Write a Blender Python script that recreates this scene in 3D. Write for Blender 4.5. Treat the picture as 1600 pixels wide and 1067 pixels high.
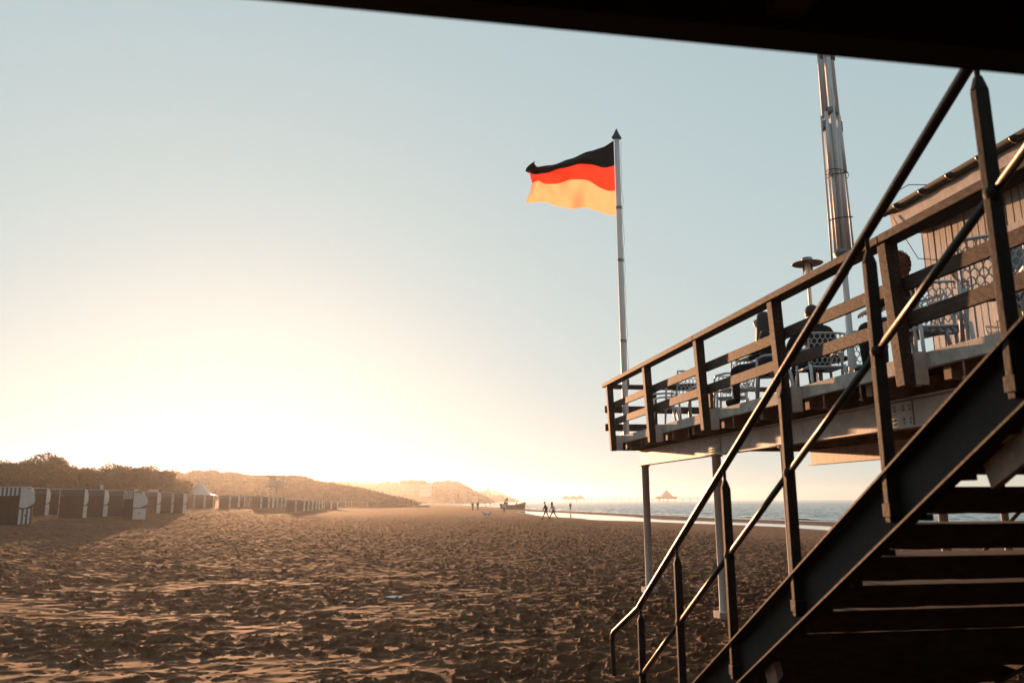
import bpy, bmesh, math, random
import numpy as np
from mathutils import Vector, Matrix
R = math.radians
random.seed(7)
for o in list(bpy.data.objects): bpy.data.objects.remove(o)
scene = bpy.context.scene
COL = scene.collection

# ------------------------------------------------------------------ camera
cam = bpy.data.cameras.new('camera')
cam.sensor_width = 36; cam.lens = 1244/1600*36
cam.clip_start = .05; cam.clip_end = 30000
cam.dof.use_dof = True; cam.dof.focus_distance = 19; cam.dof.aperture_fstop = 2.8
co = bpy.data.objects.new('camera', cam); COL.objects.link(co)
PITCH = math.atan(248.5/1244)
co.matrix_world = Matrix.Translation((0, 0, 1.75)) @ Matrix.Rotation(math.pi/2+PITCH, 4, 'X') @ Matrix.Rotation(-R(.25), 4, 'Z')
scene.camera = co

# ------------------------------------------------------------------ world, sun, exposure
SUN_AZ, SUN_EL = R(-18.9), R(5.0)
w = bpy.data.worlds.new('World'); scene.world = w; w.use_nodes = True
nt = w.node_tree; nt.nodes.clear()
sky = nt.nodes.new('ShaderNodeTexSky'); sky.sky_type = 'NISHITA'; sky.sun_disc = False
sky.sun_elevation = SUN_EL; sky.sun_rotation = SUN_AZ
sky.air_density = 1.0; sky.dust_density = .5; sky.ozone_density = 2.0
bg = nt.nodes.new('ShaderNodeBackground'); bg.inputs['Strength'].default_value = .15
wo = nt.nodes.new('ShaderNodeOutputWorld')
hs = nt.nodes.new('ShaderNodeHueSaturation'); hs.inputs['Saturation'].default_value = .62
ad = nt.nodes.new('ShaderNodeMixRGB'); ad.blend_type = 'ADD'; ad.inputs[0].default_value = 1; ad.inputs[2].default_value = (.50, .50, .50, 1)
gm = nt.nodes.new('ShaderNodeMixRGB'); gm.blend_type = 'DIVIDE'; gm.inputs[0].default_value = 1   # soft shoulder c / (c + k): film-like curve on the sky colour, compresses its bright parts
mx = nt.nodes.new('ShaderNodeMixRGB'); mx.blend_type = 'MULTIPLY'; mx.inputs[0].default_value = 1; mx.inputs[2].default_value = (2.02, 2.30, 2.27, 1)
nt.links.new(sky.outputs[0], ad.inputs[1]); nt.links.new(sky.outputs[0], gm.inputs[1]); nt.links.new(ad.outputs[0], gm.inputs[2]); nt.links.new(gm.outputs[0], hs.inputs['Color']); nt.links.new(hs.outputs[0], mx.inputs[1])
nt.links.new(mx.outputs[0], bg.inputs['Color']); nt.links.new(bg.outputs[0], wo.inputs['Surface'])
sl = bpy.data.lights.new('sun', 'SUN'); sl.energy = 5; sl.angle = R(.6); sl.color = (1, .51, .25)
so = bpy.data.objects.new('sun', sl); COL.objects.link(so)
sd = Vector((math.sin(SUN_AZ)*math.cos(SUN_EL), math.cos(SUN_AZ)*math.cos(SUN_EL), math.sin(SUN_EL)))
so.rotation_euler = sd.to_track_quat('Z', 'Y').to_euler(); so.location = (-30, 80, 60)
scene.view_settings.view_transform = 'Standard'; scene.view_settings.look = 'None'
scene.view_settings.exposure = 1.15; scene.view_settings.gamma = 1

# ------------------------------------------------------------------ helpers
TH = R(8.97); CT, ST = math.cos(TH), math.sin(TH)   # the terrace is turned by this angle
def W(s, t, z=0): return Vector((s*CT-t*ST, s*ST+t*CT, z))
def pos(px, D, z=0): return Vector(((px-800)/1268.6*D, D, z))

def tag(o, label=None, cat=None, group=None, kind=None):
    if label: o['label'] = label
    if cat: o['category'] = cat
    if group: o['group'] = group
    if kind: o['kind'] = kind
    return o
def empty(name, loc=(0, 0, 0), rz=0, label=None, cat=None, group=None):
    o = bpy.data.objects.new(name, None); COL.objects.link(o)
    o.location = loc; o.rotation_euler = (0, 0, rz); o.empty_display_size = .3
    return tag(o, label, cat, group)
def children(o): return [c for c in bpy.data.objects if c.parent == o]
def copy_tree(o, parent=None):
    c = o.copy(); COL.objects.link(c); c.parent = parent
    for ch in children(o): copy_tree(ch, c)
    return c

def mat(name, c1, c2=None, rough=.7, scale=6, metal=0, bump=0, bscale=40, stretch=None, spec=.5, extra=None, detail=8):
    m = bpy.data.materials.new(name); m.use_nodes = True
    n, l = m.node_tree.nodes, m.node_tree.links
    b = n['Principled BSDF']; b.inputs['Roughness'].default_value = rough; b.inputs['Metallic'].default_value = metal
    b.inputs['Specular IOR Level'].default_value = spec
    tc = n.new('ShaderNodeTexCoord'); mp = n.new('ShaderNodeMapping'); l.new(tc.outputs['Object'], mp.inputs[0])
    if stretch: mp.inputs['Scale'].default_value = stretch
    if c2:
        no = n.new('ShaderNodeTexNoise'); no.inputs['Scale'].default_value = scale; no.inputs['Detail'].default_value = detail; no.inputs['Roughness'].default_value = .65
        l.new(mp.outputs[0], no.inputs['Vector'])
        r = n.new('ShaderNodeValToRGB'); r.color_ramp.elements[0].position = .35; r.color_ramp.elements[1].position = .65
        r.color_ramp.elements[0].color = (*c1, 1); r.color_ramp.elements[1].color = (*c2, 1)
        l.new(no.outputs['Fac'], r.inputs[0]); l.new(r.outputs[0], b.inputs['Base Color'])
    else: b.inputs['Base Color'].default_value = (*c1, 1)
    if bump:
        nb = n.new('ShaderNodeTexNoise'); nb.inputs['Scale'].default_value = bscale; nb.inputs['Detail'].default_value = 6
        l.new(mp.outputs[0], nb.inputs['Vector'])
        bp = n.new('ShaderNodeBump'); bp.inputs['Strength'].default_value = bump; bp.inputs['Distance'].default_value = .01
        l.new(nb.outputs['Fac'], bp.inputs['Height']); l.new(bp.outputs[0], b.inputs['Normal'])
    return m

M = {}
M['wood'] = mat('weathered_brown_wood', (.005, .003, .002), (.065, .026, .011), .75, 7, bump=.7, bscale=14, stretch=(5, .9, 5))
M['woodx'] = mat('weathered_brown_wood_cross', (.009, .005, .003), (.07, .032, .016), .75, 9, bump=.7, bscale=14, stretch=(.9, 5, 5))
M['paint'] = mat('aged_white_paint', (.36, .31, .28), (.54, .47, .42), .6, 5, bump=.25, bscale=20)
M['concrete'] = mat('stained_concrete', (.33, .30, .27), (.55, .49, .44), .85, 7, bump=.5, bscale=60)
M['column'] = mat('painted_steel_column', (.46, .42, .40), (.56, .51, .48), .55, 3, bump=.1, bscale=30)
M['under'] = mat('dark_joist_wood', (.022, .014, .009), (.06, .038, .024), .8, 7, bump=.4, bscale=20, stretch=(1, 5, 5))
M['steel'] = mat('dark_painted_steel', (.008, .006, .005), (.020, .014, .011), .42, 12, bump=.15, bscale=50, spec=.5)
M['steelmatt'] = mat('dark_matt_steel', (.010, .008, .007), (.022, .016, .013), .7, 12, bump=.2, bscale=50, spec=.25)
M['steelflat'] = mat('dark_steel_channel', (.005, .005, .0045), (.012, .011, .0095), .65, 5, bump=.2, bscale=30, spec=.3)
M['rust'] = mat('rusty_plate', (.16, .10, .07), (.36, .24, .18), .6, 10, bump=.3)
M['alu'] = mat('brushed_aluminium', (.50, .475, .47), (.64, .60, .59), .5, 4, metal=.15, stretch=(8, 8, .6))
M['aludark'] = mat('grey_casting', (.16, .15, .15), (.24, .22, .21), .5, 8, metal=.5)
M['glass'] = None
M['rustyjoist'] = mat('brown_joist', (.13, .09, .065), (.24, .17, .125), .8, 6, bump=.3, bscale=20)
M['green'] = mat('dark_green_cap', (.012, .03, .026), (.02, .045, .04), .5, 10)
M['black'] = mat('black_rubber', (.012, .011, .011), (.02, .018, .018), .6, 10)
M['chair'] = mat('white_chair_plastic', (.48, .50, .53), (.58, .60, .62), .45, 4)
M['board'] = mat('white_washed_boards', (.38, .36, .36), (.54, .51, .50), .7, 4, bump=.4, bscale=18, stretch=(6, 6, .8))
M['roof'] = mat('dark_roof_felt', (.03, .028, .026), (.06, .055, .05), .8, 9, bump=.4)
M['gutter'] = mat('grey_zinc_gutter', (.016, .015, .014), (.03, .028, .026), .6, 6)
M['copper'] = mat('galvanised_bracket', (.5, .42, .34), None, .35, metal=.8)
M['coat'] = mat('dark_coat', (.010, .008, .009), (.020, .017, .018), .9, 20, bump=.3)
M['jeans'] = mat('dark_trousers', (.015, .016, .022), (.03, .03, .04), .9, 20)
M['skin'] = mat('skin', (.42, .24, .16), (.48, .28, .19), .5, 6)
M['hairdark'] = mat('dark_hair', (.015, .010, .007), (.035, .02, .012), .6, 30, stretch=(4, 4, 1))
M['hairred'] = mat('auburn_hair', (.16, .05, .018), (.30, .11, .04), .5, 30)
M['jacketblue'] = mat('pale_blue_jacket', (.42, .45, .48), (.50, .53, .56), .8, 10)
M['khaki'] = mat('brown_trousers', (.10, .06, .035), (.14, .09, .05), .9, 10)
M['lime'] = mat('yellow_green_jacket', (.22, .24, .05), (.30, .32, .08), .8, 10)

class MB:
    """collects shapes, builds one mesh object"""
    def __init__(s): s.v = []; s.f = []; s.m = []; s.sm = []
    def add(s, vs, fs, mi=0, smooth=False):
        o = len(s.v); s.v += [tuple(v) for v in vs]
        s.f += [tuple(i+o for i in f) for f in fs]; s.m += [mi]*len(fs); s.sm += [smooth]*len(fs)
        return s
    def box(s, x0, x1, y0, y1, z0, z1, mi=0):
        return s.add([(x0, y0, z0), (x1, y0, z0), (x1, y1, z0), (x0, y1, z0), (x0, y0, z1), (x1, y0, z1), (x1, y1, z1), (x0, y1, z1)],
              [(0, 3, 2, 1), (4, 5, 6, 7), (0, 1, 5, 4), (1, 2, 6, 5), (2, 3, 7, 6), (3, 0, 4, 7)], mi)
    def prism(s, poly, a0, a1, axis='x', mi=0):
        """poly in the two other axes, extruded along axis"""
        n = len(poly)
        def P(a, p):
            return {'x': (a, p[0], p[1]), 'y': (p[0], a, p[1]), 'z': (p[0], p[1], a)}[axis]
        vs = [P(a0, p) for p in poly]+[P(a1, p) for p in poly]
        fs = [tuple(range(n)), tuple(range(2*n-1, n-1, -1))]+[(i, i+n, (i+1) % n+n, (i+1) % n) for i in range(n)]
        return s.add(vs, fs, mi)
    def tube(s, pts, r, n=8, mi=0, cap=True, smooth=True):
        pts = [Vector(p) for p in pts]; rs = r if isinstance(r, (list, tuple)) else [r]*len(pts)
        vs = []; up = None
        for i, p in enumerate(pts):
            d = (pts[min(i+1, len(pts)-1)]-pts[max(i-1, 0)]).normalized()
            if up is None: up = Vector((0, 0, 1)) if abs(d.z) < .9 else Vector((1, 0, 0))
            a = d.cross(up).normalized(); b = a.cross(d).normalized(); up = b
            for k in range(n):
                an = 2*math.pi*k/n; vs.append(p+(a*math.cos(an)+b*math.sin(an))*rs[i])
        fs = []
        for i in range(len(pts)-1):
            for k in range(n): fs.append((i*n+k, i*n+(k+1) % n, (i+1)*n+(k+1) % n, (i+1)*n+k))
        o = len(s.f); s.add(vs, fs, mi, smooth)
        if cap:
            base = len(s.v)-len(vs)
            s.f.append(tuple(base+k for k in range(n-1, -1, -1))); s.f.append(tuple(base+(len(pts)-1)*n+k for k in range(n)))
            s.m += [mi]*2; s.sm += [False]*2
        return s
    def lathe(s, prof, n=20, c=(0, 0, 0), mi=0, smooth=True):
        vs = []
        for r, z in prof:
            for k in range(n):
                a = 2*math.pi*k/n; vs.append((c[0]+r*math.cos(a), c[1]+r*math.sin(a), c[2]+z))
        fs = [(i*n+k, i*n+(k+1) % n, (i+1)*n+(k+1) % n, (i+1)*n+k) for i in range(len(prof)-1) for k in range(n)]
        return s.add(vs, fs, mi, smooth)
    def build(s, name, m, parent=None, bevel=0, rz=None, loc=None):
        me = bpy.data.meshes.new(name); me.from_pydata(s.v, [], s.f)
        for x in (m if isinstance(m, (list, tuple)) else [m]): me.materials.append(x)
        me.polygons.foreach_set('material_index', s.m); me.polygons.foreach_set('use_smooth', s.sm); me.update()
        o = bpy.data.objects.new(name, me); COL.objects.link(o)
        if parent: o.parent = parent
        if rz is not None: o.rotation_euler.z = rz
        if loc is not None: o.location = loc
        if bevel:
            bv = o.modifiers.new('bevel', 'BEVEL'); bv.width = bevel; bv.segments = 2; bv.limit_method = 'ANGLE'
        return o
def cleave(mb): return mb

def np_mesh(name, V, F, m, smooth=True, parent=None):
    me = bpy.data.meshes.new(name); V = np.asarray(V, np.float32); F = np.asarray(F, np.int32); k = F.shape[1]
    me.vertices.add(len(V)); me.vertices.foreach_set('co', V.ravel())
    me.loops.add(F.size); me.loops.foreach_set('vertex_index', F.ravel())
    me.polygons.add(len(F)); me.polygons.foreach_set('loop_start', np.arange(0, F.size, k, dtype=np.int32))
    me.polygons.foreach_set('loop_total', np.full(len(F), k, np.int32))
    me.polygons.foreach_set('use_smooth', np.full(len(F), smooth, bool))
    me.materials.append(m); me.update(calc_edges=True); me.validate()
    o = bpy.data.objects.new(name, me); COL.objects.link(o)
    if parent: o.parent = parent
    return o
def grid_faces(nr, nc, wrap=False):
    i = np.arange(nr-1)[:, None]; j = np.arange(nc if wrap else nc-1)[None, :]
    j2 = (j+1) % nc
    return np.stack([i*nc+j+0*i, i*nc+j2, (i+1)*nc+j2, (i+1)*nc+j], -1).reshape(-1, 4)

# ---------------------------------------------------------------- noise in numpy
def hsh(ix, iy, k):
    h = (ix.astype(np.int64)*374761393+iy.astype(np.int64)*668265263+k*1274126177) & 0xffffffff
    h = ((h ^ (h >> 13))*1103515245) & 0xffffffff
    h = ((h ^ (h >> 16))*2654435761) & 0xffffffff
    return ((h ^ (h >> 15)) & 0xffffff)/float(0x1000000)
def vnoise(x, y, k=0):
    ix = np.floor(x); iy = np.floor(y); fx = x-ix; fy = y-iy
    fx = fx*fx*(3-2*fx); fy = fy*fy*(3-2*fy)
    a = hsh(ix, iy, k); b = hsh(ix+1, iy, k); c = hsh(ix, iy+1, k); d = hsh(ix+1, iy+1, k)
    return (a*(1-fx)+b*fx)*(1-fy)+(c*(1-fx)+d*fx)*fy
def fbm(x, y, k=0, o=4):
    r = 0; a = .5
    for i in range(o): r = r+a*vnoise(x*2**i+17.3*i, y*2**i-9.1*i, k+i); a *= .5
    return r
def dimples(x, y, cell, A, rim, k, keep=.85):
    cx = np.floor(x/cell); cy = np.floor(y/cell); out = np.zeros_like(x)
    for i in (-1, 0, 1):
        for j in (-1, 0, 1):
            ux = cx+i; uy = cy+j
            px = (ux+.1+.8*hsh(ux, uy, k))*cell; py = (uy+.1+.8*hsh(ux, uy, k+1))*cell
            an = hsh(ux, uy, k+2)*math.pi; ca, sa = np.cos(an), np.sin(an)
            sz = cell*(.30+.28*hsh(ux, uy, k+3)); dx = x-px; dy = y-py
            q = np.sqrt(((dx*ca+dy*sa)/sz)**2+((-dx*sa+dy*ca)/(sz*.58))**2)
            am = (hsh(ux, uy, k+4) < keep)*(.5+.8*hsh(ux, uy, k+5))
            side = 1+.9*np.clip((dx*ca+dy*sa)/sz, -1.5, 1.5)
            out += am*(-A*np.exp(-q**6*.8)+rim*side*np.exp(-((q-1.15)/.19)**2)*(.55+.9*vnoise(x*11, y*11, k+7)))
    return out

# ---------------------------------------------------------------- terrain shape (s across, t along the beach)
TA = np.array([-400, 38.5, 49, 54, 63.5, 73, 82.6, 87.6, 100, 116, 152, 170, 172, 4000]); SA = np.array([33.4, 33.4, 32.7, 31.6, 32, 29.7, 26.6, 24.5, 23.8, 22.9, 25.6, 29, 31, 31])
TB = np.array([-400, 46, 56, 63, 73, 83, 92, 106.7, 129, 153, 170, 172, 4000]); SB = np.array([40, 40, 38, 36.8, 36.2, 34, 31.6, 33.4, 33, 31.5, 29.3, 31, 31])
TC = np.array([-400, 54, 73, 88, 102, 120, 160, 178, 259, 366, 536, 800, 1200, 1600, 1900, 2100, 4500]); SC = np.array([48, 46.7, 42.9, 40, 39.8, 38.7, 38.1, 36.5, 37, 39, 40, 64, 130, 215, 230, -100, -6000])
def sand_base(s, t):
    z = np.interp(s, [-400, -90, -60, -45, -34, -26, -17.3, -14.3, -12.8, -10, -5, 0, 9, 18], [4, 3.5, 3.0, 2.4, 1.6, 1.15, .93, .68, .42, .25, .04, 0, 0, -.12])
    a = np.interp(t, TA, SA); b = np.interp(t, TB, SB); c = np.interp(t, TC, SC)
    wob = (vnoise(s*.25, t*.12, 77)-.5)*1.2
    a = a+wob; b = b+wob*.6; c = c+wob*.8
    u = np.clip((s-16)/np.maximum(a-16, 1), 0, 1)
    z = np.where(s > 16, -.11-.34*u**1.2, z)
    pool = np.clip(np.minimum(s-a, b-s)/1.0, 0, 1)
    z = np.where((s > a) & (s < b), -.45-.10*pool, z)
    bar = np.clip(np.minimum(s-np.maximum(a, b), c-s)/1.2, 0, 1)
    z = np.where((s > np.maximum(a, b)) & (s < c), -.45+.09*bar**.6, z)
    z = np.where(s >= c, -.45-np.clip((s-c)*.07, 0, 3.0), z)
    return z
def sand_z(x, y, detail=True):
    s = x*CT+y*ST; t = -x*ST+y*CT
    r = np.hypot(x, y); z = sand_base(s, t)
    z = z+.03*(fbm(x*.35, y*.35, 3)-.47)*np.clip(1-np.abs(s-60)/30, 1, 1)*(s < 14)
    if detail:
        msk = np.clip((fbm(x*.6+4.1, y*.8+1.7, 31, 3)-.34)*12, .25, 1)
        msk = np.maximum(msk, np.clip((x+1.5)/2.5, 0, 1))
        msk = np.maximum(msk, np.clip((r-14)/18, 0, .9))
        dry = np.clip((22-s)/8, 0, 1)*.9+.1
        wx = x+.10*(vnoise(x*4, y*4, 5)-.5); wy = y+.10*(vnoise(x*4, y*4, 6)-.5)
        f1 = dimples(wx, wy, .34, .030, .019, 11)
        f2 = dimples(wx+3.3, wy+1.2, .19, .016, .012, 51, .75)
        rg = 1-np.abs(2*vnoise(x*5.5, y*5.5, 65)-1); cr = (fbm(x*10, y*10, 61, 4)-.46)*.019+(rg*rg-.4)*.009+(1-np.abs(2*vnoise(x*15, y*15, 71)-1))*.006
        near = np.clip((130-r)/50, 0, 1)
        z = z+(f1+f2+cr)*msk*dry*near+(fbm(x*2.2, y*2.2, 41, 3)-.45)*.022*dry*(.3+.7*msk)
    return z
def gz(p):
    return float(sand_z(np.array([p[0]]), np.array([p[1]]), False)[0])

def sand_material():
    m = bpy.data.materials.new('beach_sand'); m.use_nodes = True; n, l = m.node_tree.nodes, m.node_tree.links
    b = n['Principled BSDF']; b.inputs['Roughness'].default_value = .95; b.inputs['Specular IOR Level'].default_value = .15
    tc = n.new('ShaderNodeTexCoord')
    def noise(sc, d=6, rg=.6, vec=None):
        x = n.new('ShaderNodeTexNoise'); x.inputs['Scale'].default_value = sc; x.inputs['Detail'].default_value = d; x.inputs['Roughness'].default_value = rg
        l.new(vec or tc.outputs['Object'], x.inputs['Vector']); return x
    a = noise(.5, 8, .7); r = n.new('ShaderNodeValToRGB'); r.color_ramp.elements[0].color = (.082, .038, .019, 1); r.color_ramp.elements[1].color = (.145, .070, .035, 1)
    r.color_ramp.elements[0].position = .3; r.color_ramp.elements[1].position = .7
    l.new(a.outputs['Fac'], r.inputs[0])
    g = noise(260, 3, .8); r2 = n.new('ShaderNodeValToRGB'); r2.color_ramp.elements[0].color = (.72, .72, .72, 1); r2.color_ramp.elements[1].color = (1.2, 1.2, 1.2, 1)
    l.new(g.outputs['Fac'], r2.inputs[0])
    mu = n.new('ShaderNodeMixRGB'); mu.blend_type = 'MULTIPLY'; mu.inputs[0].default_value = 1
    l.new(r.outputs[0], mu.inputs[1]); l.new(r2.outputs[0], mu.inputs[2]); l.new(mu.outputs[0], b.inputs['Base Color'])
    # wet sand low down by the water
    sp = n.new('ShaderNodeSeparateXYZ'); l.new(tc.outputs['Object'], sp.inputs[0])
    mr = n.new('ShaderNodeMapRange'); mr.inputs[1].default_value = -.43; mr.inputs[2].default_value = -.37; mr.inputs[3].default_value = .35; mr.inputs[4].default_value = .95
    l.new(sp.outputs['Z'], mr.inputs[0]); l.new(mr.outputs[0], b.inputs['Roughness'])
    bp = n.new('ShaderNodeBump'); bp.inputs['Distance'].default_value = .012; bp.inputs['Strength'].default_value = .8
    h = noise(38, 8, .7); l.new(h.outputs['Fac'], bp.inputs['Height'])
    bp2 = n.new('ShaderNodeBump'); bp2.inputs['Distance'].default_value = .14; bp2.inputs['Strength'].default_value = .8
    v = n.new('ShaderNodeTexVoronoi'); v.feature = 'SMOOTH_F1'; v.inputs['Scale'].default_value = 3.0; v.inputs['Smoothness'].default_value = .4
    l.new(tc.outputs['Object'], v.inputs['Vector']); l.new(v.outputs['Distance'], bp2.inputs['Height'])
    l.new(bp2.outputs[0], bp.inputs['Normal']); l.new(bp.outputs[0], b.inputs['Normal'])
    return m
M['sand'] = sand_material()

def build_sand():
    ang = np.concatenate([np.linspace(-180, -42, 50, endpoint=False), np.linspace(-42, 42, 1450), np.linspace(42, 180, 51)[1:-1]])
    r1 = np.exp(np.arange(math.log(5.5), math.log(112), .0028)); r0 = np.array([.02, .5, 1, 1.5, 2, 2.5, 3, 3.5, 4, 4.5, 5, 5.25])
    r2 = np.exp(np.linspace(math.log(112), math.log(3150), 260))[1:]
    r = np.concatenate([r0, r1, r2]); A, Rr = np.meshgrid(np.radians(ang), r)
    x = (np.sin(A)*Rr); y = (np.cos(A)*Rr)
    z = sand_z(x.ravel(), y.ravel())
    V = np.stack([x.ravel(), y.ravel(), z], -1)
    F = grid_faces(len(r), len(ang), True)[:, ::-1]
    return tag(np_mesh('sand', V, F, M['sand']), kind='structure')
build_sand()

# ---------------------------------------------------------------- water
def water_mat(name, col, rough, bumps):
    m = bpy.data.materials.new(name); m.use_nodes = True; n, l = m.node_tree.nodes, m.node_tree.links
    b = n['Principled BSDF']; b.inputs['Base Color'].default_value = (*col, 1); b.inputs['Roughness'].default_value = rough; b.inputs['IOR'].default_value = 1.33
    tc = n.new('ShaderNodeTexCoord'); prev = None
    for sc, st, stretch in bumps:
        mp = n.new('ShaderNodeMapping'); mp.inputs['Scale'].default_value = stretch; mp.inputs['Rotation'].default_value = (0, 0, R(-9)); l.new(tc.outputs['Object'], mp.inputs[0])
        no = n.new('ShaderNodeTexNoise'); no.inputs['Scale'].default_value = sc; no.inputs['Detail'].default_value = 4; l.new(mp.outputs[0], no.inputs['Vector'])
        bp = n.new('ShaderNodeBump'); bp.inputs['Strength'].default_value = 1; bp.inputs['Distance'].default_value = st
        l.new(no.outputs['Fac'], bp.inputs['Height'])
        if prev: l.new(prev.outputs[0], bp.inputs['Normal'])
        prev = bp
    l.new(prev.outputs[0], b.inputs['Normal']); return m
M['sea'] = water_mat('sea_water', (.035, .07, .075), .12, [(1.6, .10, (1, .6, 1)), (.4, .3, (1, .6, 1))])
M['pool'] = water_mat('pool_water', (.05, .06, .06), .05, [(2.5, .004, (1, 1, 1))])
def build_sea():
    ang = np.radians(np.linspace(-16, 52, 900)); r = np.concatenate([np.exp(np.linspace(math.log(45), math.log(700), 650)), np.exp(np.linspace(math.log(700), math.log(3150), 60))[1:]])
    A, Rr = np.meshgrid(ang, r); x = np.sin(A)*Rr; y = np.cos(A)*Rr; s = x*CT+y*ST; t = -x*ST+y*CT
    fade = np.clip((900-Rr)/500, 0, 1)
    d = np.clip((s-np.interp(t, TC, SC))/8, .0, 1)
    wv = (1-np.abs(2*fbm(s*.42, t*.16, 5, 3)-.9))**2
    z = -.46+(.30*(wv-.5)+.16*(fbm(s*1.3, t*.7, 9, 3)-.45))*fade*d
    # small breakers near the edge
    z = z+.16*np.exp(-((s-np.interp(t, TC, SC)-4-2.0*vnoise(t*.05, s*0, 3))/.5)**2)*vnoise(t*.1, s*0, 8)
    V = np.stack([x.ravel(), y.ravel(), z.ravel()], -1); F = grid_faces(len(r), len(ang))[:, ::-1]
    s0 = s[:-1, :-1].ravel(); b0 = np.maximum(np.interp(t[:-1, :-1].ravel(), TB, SB), np.interp(t[:-1, :-1].ravel(), TC, SC)-5)
    F = F[s0 > b0]
    tag(np_mesh('sea', V, F, M['sea']), kind='structure')
build_sea()
def build_pool():
    t = np.linspace(20, 172, 120); a = np.interp(t, TA, SA)-1.6; b = np.interp(t, TB, SB)+1.6
    V = []
    for i in range(len(t)):
        for k in range(6):
            q = W(a[i]+(b[i]-a[i])*k/5, t[i], -.452); V.append(tuple(q))
    tag(np_mesh('tidal_pool', V, grid_faces(len(t), 6), M['pool']), kind='structure')
build_pool()
def build_foam():
    m = mat('sea_foam', (.75, .75, .73), (.6, .6, .6), .8, 8)
    V = []; F = []
    rnd = random.Random(4)
    t = 50
    while t < 420:
        L = rnd.uniform(1, 6)*(1+t/150); 
        if rnd.random() < .75:
            for off in (0, rnd.uniform(2.5, 5)):
                if off and rnd.random() < .5: continue
                wd = rnd.uniform(.08, .3)*(1+t/300)
                n = 6; o = len(V)
                for k in range(n+1):
                    tt = t+L*k/n; c = float(np.interp(tt, TC, SC))+.35+off+rnd.uniform(-.12, .12); q = wd*math.sin(math.pi*(k+.3)/(n+.6))
                    for ds, dz in ((-q, 0), (0, .05+q*.2), (q, 0)):
                        V.append(tuple(W(c+ds, tt, -.44+dz+(.1 if off else 0))))
                for k in range(n):
                    for j in range(2): F.append((o+k*3+j, o+k*3+j+1, o+k*3+j+4, o+k*3+j+3))
        t += L*rnd.uniform(.6, 1.6)
    o = np_mesh('surf_foam', V, F, m)
    tag(o, 'thin broken white line of foam where the small waves meet the sand', 'foam', kind='stuff')
build_foam()
# ================================================================ raised terrace (local axes: x = s, y = t)
def terrace():
    o = empty('raised_terrace', (0, 0, 0), TH, 'raised seaside terrace on painted steel posts with a pale weathered edge beam', 'terrace')
    b = MB(); y = -2.0
    while y < 15.62:
        b.box(4.60, 22, y, y+.138, 2.945, 2.985); y += .145
    b.build('decking', M['woodx'], o)
    cuts = [-2, 1.45, 3.75, 6.05, 8.2, 10.45, 12.75, 15.05, 15.62]
    for i in range(len(cuts)-1):
        e = MB().box(4.55, 4.61, cuts[i]+.004, cuts[i+1]-.004, 2.845, 2.985); e.build('edge_board', M['concrete'], o, bevel=.006)
    MB().box(4.615, 22, 15.625, 15.67, 2.73, 2.985).build('end_board', M['under'], o, bevel=.005)
    yy = 15.05
    while yy > -2:
        MB().box(4.62, 22, yy-.045, yy+.045, 2.728, 2.94).build('joist', M['rustyjoist'], o)
        MB().box(4.63, 22, yy-.045-1.15, yy+.045-1.15, 2.728, 2.94).build('joist', M['rustyjoist'], o)
        yy -= 2.28
    for s in (5.12, 8.6, 12.2):
        b = MB(); y1 = 15.75 if s < 6 else 15.3
        b.box(s-.006, s+.006, -2, y1, 2.45, 2.71); b.box(s-.08, s+.08, -2, y1, 2.712, 2.726); b.box(s-.08, s+.08, -2, y1, 2.434, 2.449)
        bm_ = b.build('main_beam', M['paint'], o)
        for ty in (11.93, 7.3):
            q = MB().box(s-.022, s-.008, ty-.2, ty+.2, 2.46, 2.70)
            for i in (-1, 1):
                for j in (-.5, -.2, .2, .5):
                    for zz in (2.49, 2.66, 2.62, 2.53): q.tube([(s-.036, ty+.17*j*2, zz), (s-.02, ty+.17*j*2, zz)], .011, 6)
            q.build('splice_plate', M['paint'], bm_)
    for (s, ys) in ((5.12, (15.46, 11.95, 9.72, 5.6)), (8.6, (11.5, 7.5, 3.5)), (12.2, (14.5, 10, 5))):
        for ty in ys:
            c = MB().lathe([(.075, .02), (.07, .3), (.07, 2.41), (.10, 2.412), (.10, 2.43), (.0, 2.43)], 20, (s, ty, 0)).build('column', M['column'], o)
            MB().box(s-.13, s+.13, ty-.13, ty+.13, -.4, .10).build('footing', M['concrete'], c, bevel=.01)
    # diagonal braces under the deck
    for ty in (11.5, 7.5):
        MB().tube([(8.6, ty, .4), (11, ty, 2.44)], .03, 8).build('brace', M['rust'], o)
    # steel brackets carrying the railing posts, with hanging bolts
    for ty in POSTS:
        MB().box(4.425, 4.548, ty-.06, ty-.045, 2.70, 2.985).box(4.425, 4.548, ty+.045, ty+.06, 2.70, 2.985).build('post_bracket', M['paint'], o)
        for d in (.45, 1.12):
            MB().tube([(4.58, ty-d, 2.85), (4.58, ty-d, 2.70)], .010, 6).lathe([(0, -.01), (.022, -.01), (.022, .012), (0, .012)], 8, (4.58, ty-d, 2.70)).build('bolt', M['rust'], o)
    return o
POSTS = [15.10, 12.80, 10.50, 8.24, 6.13, 3.85, 1.6]
terrace()

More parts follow.
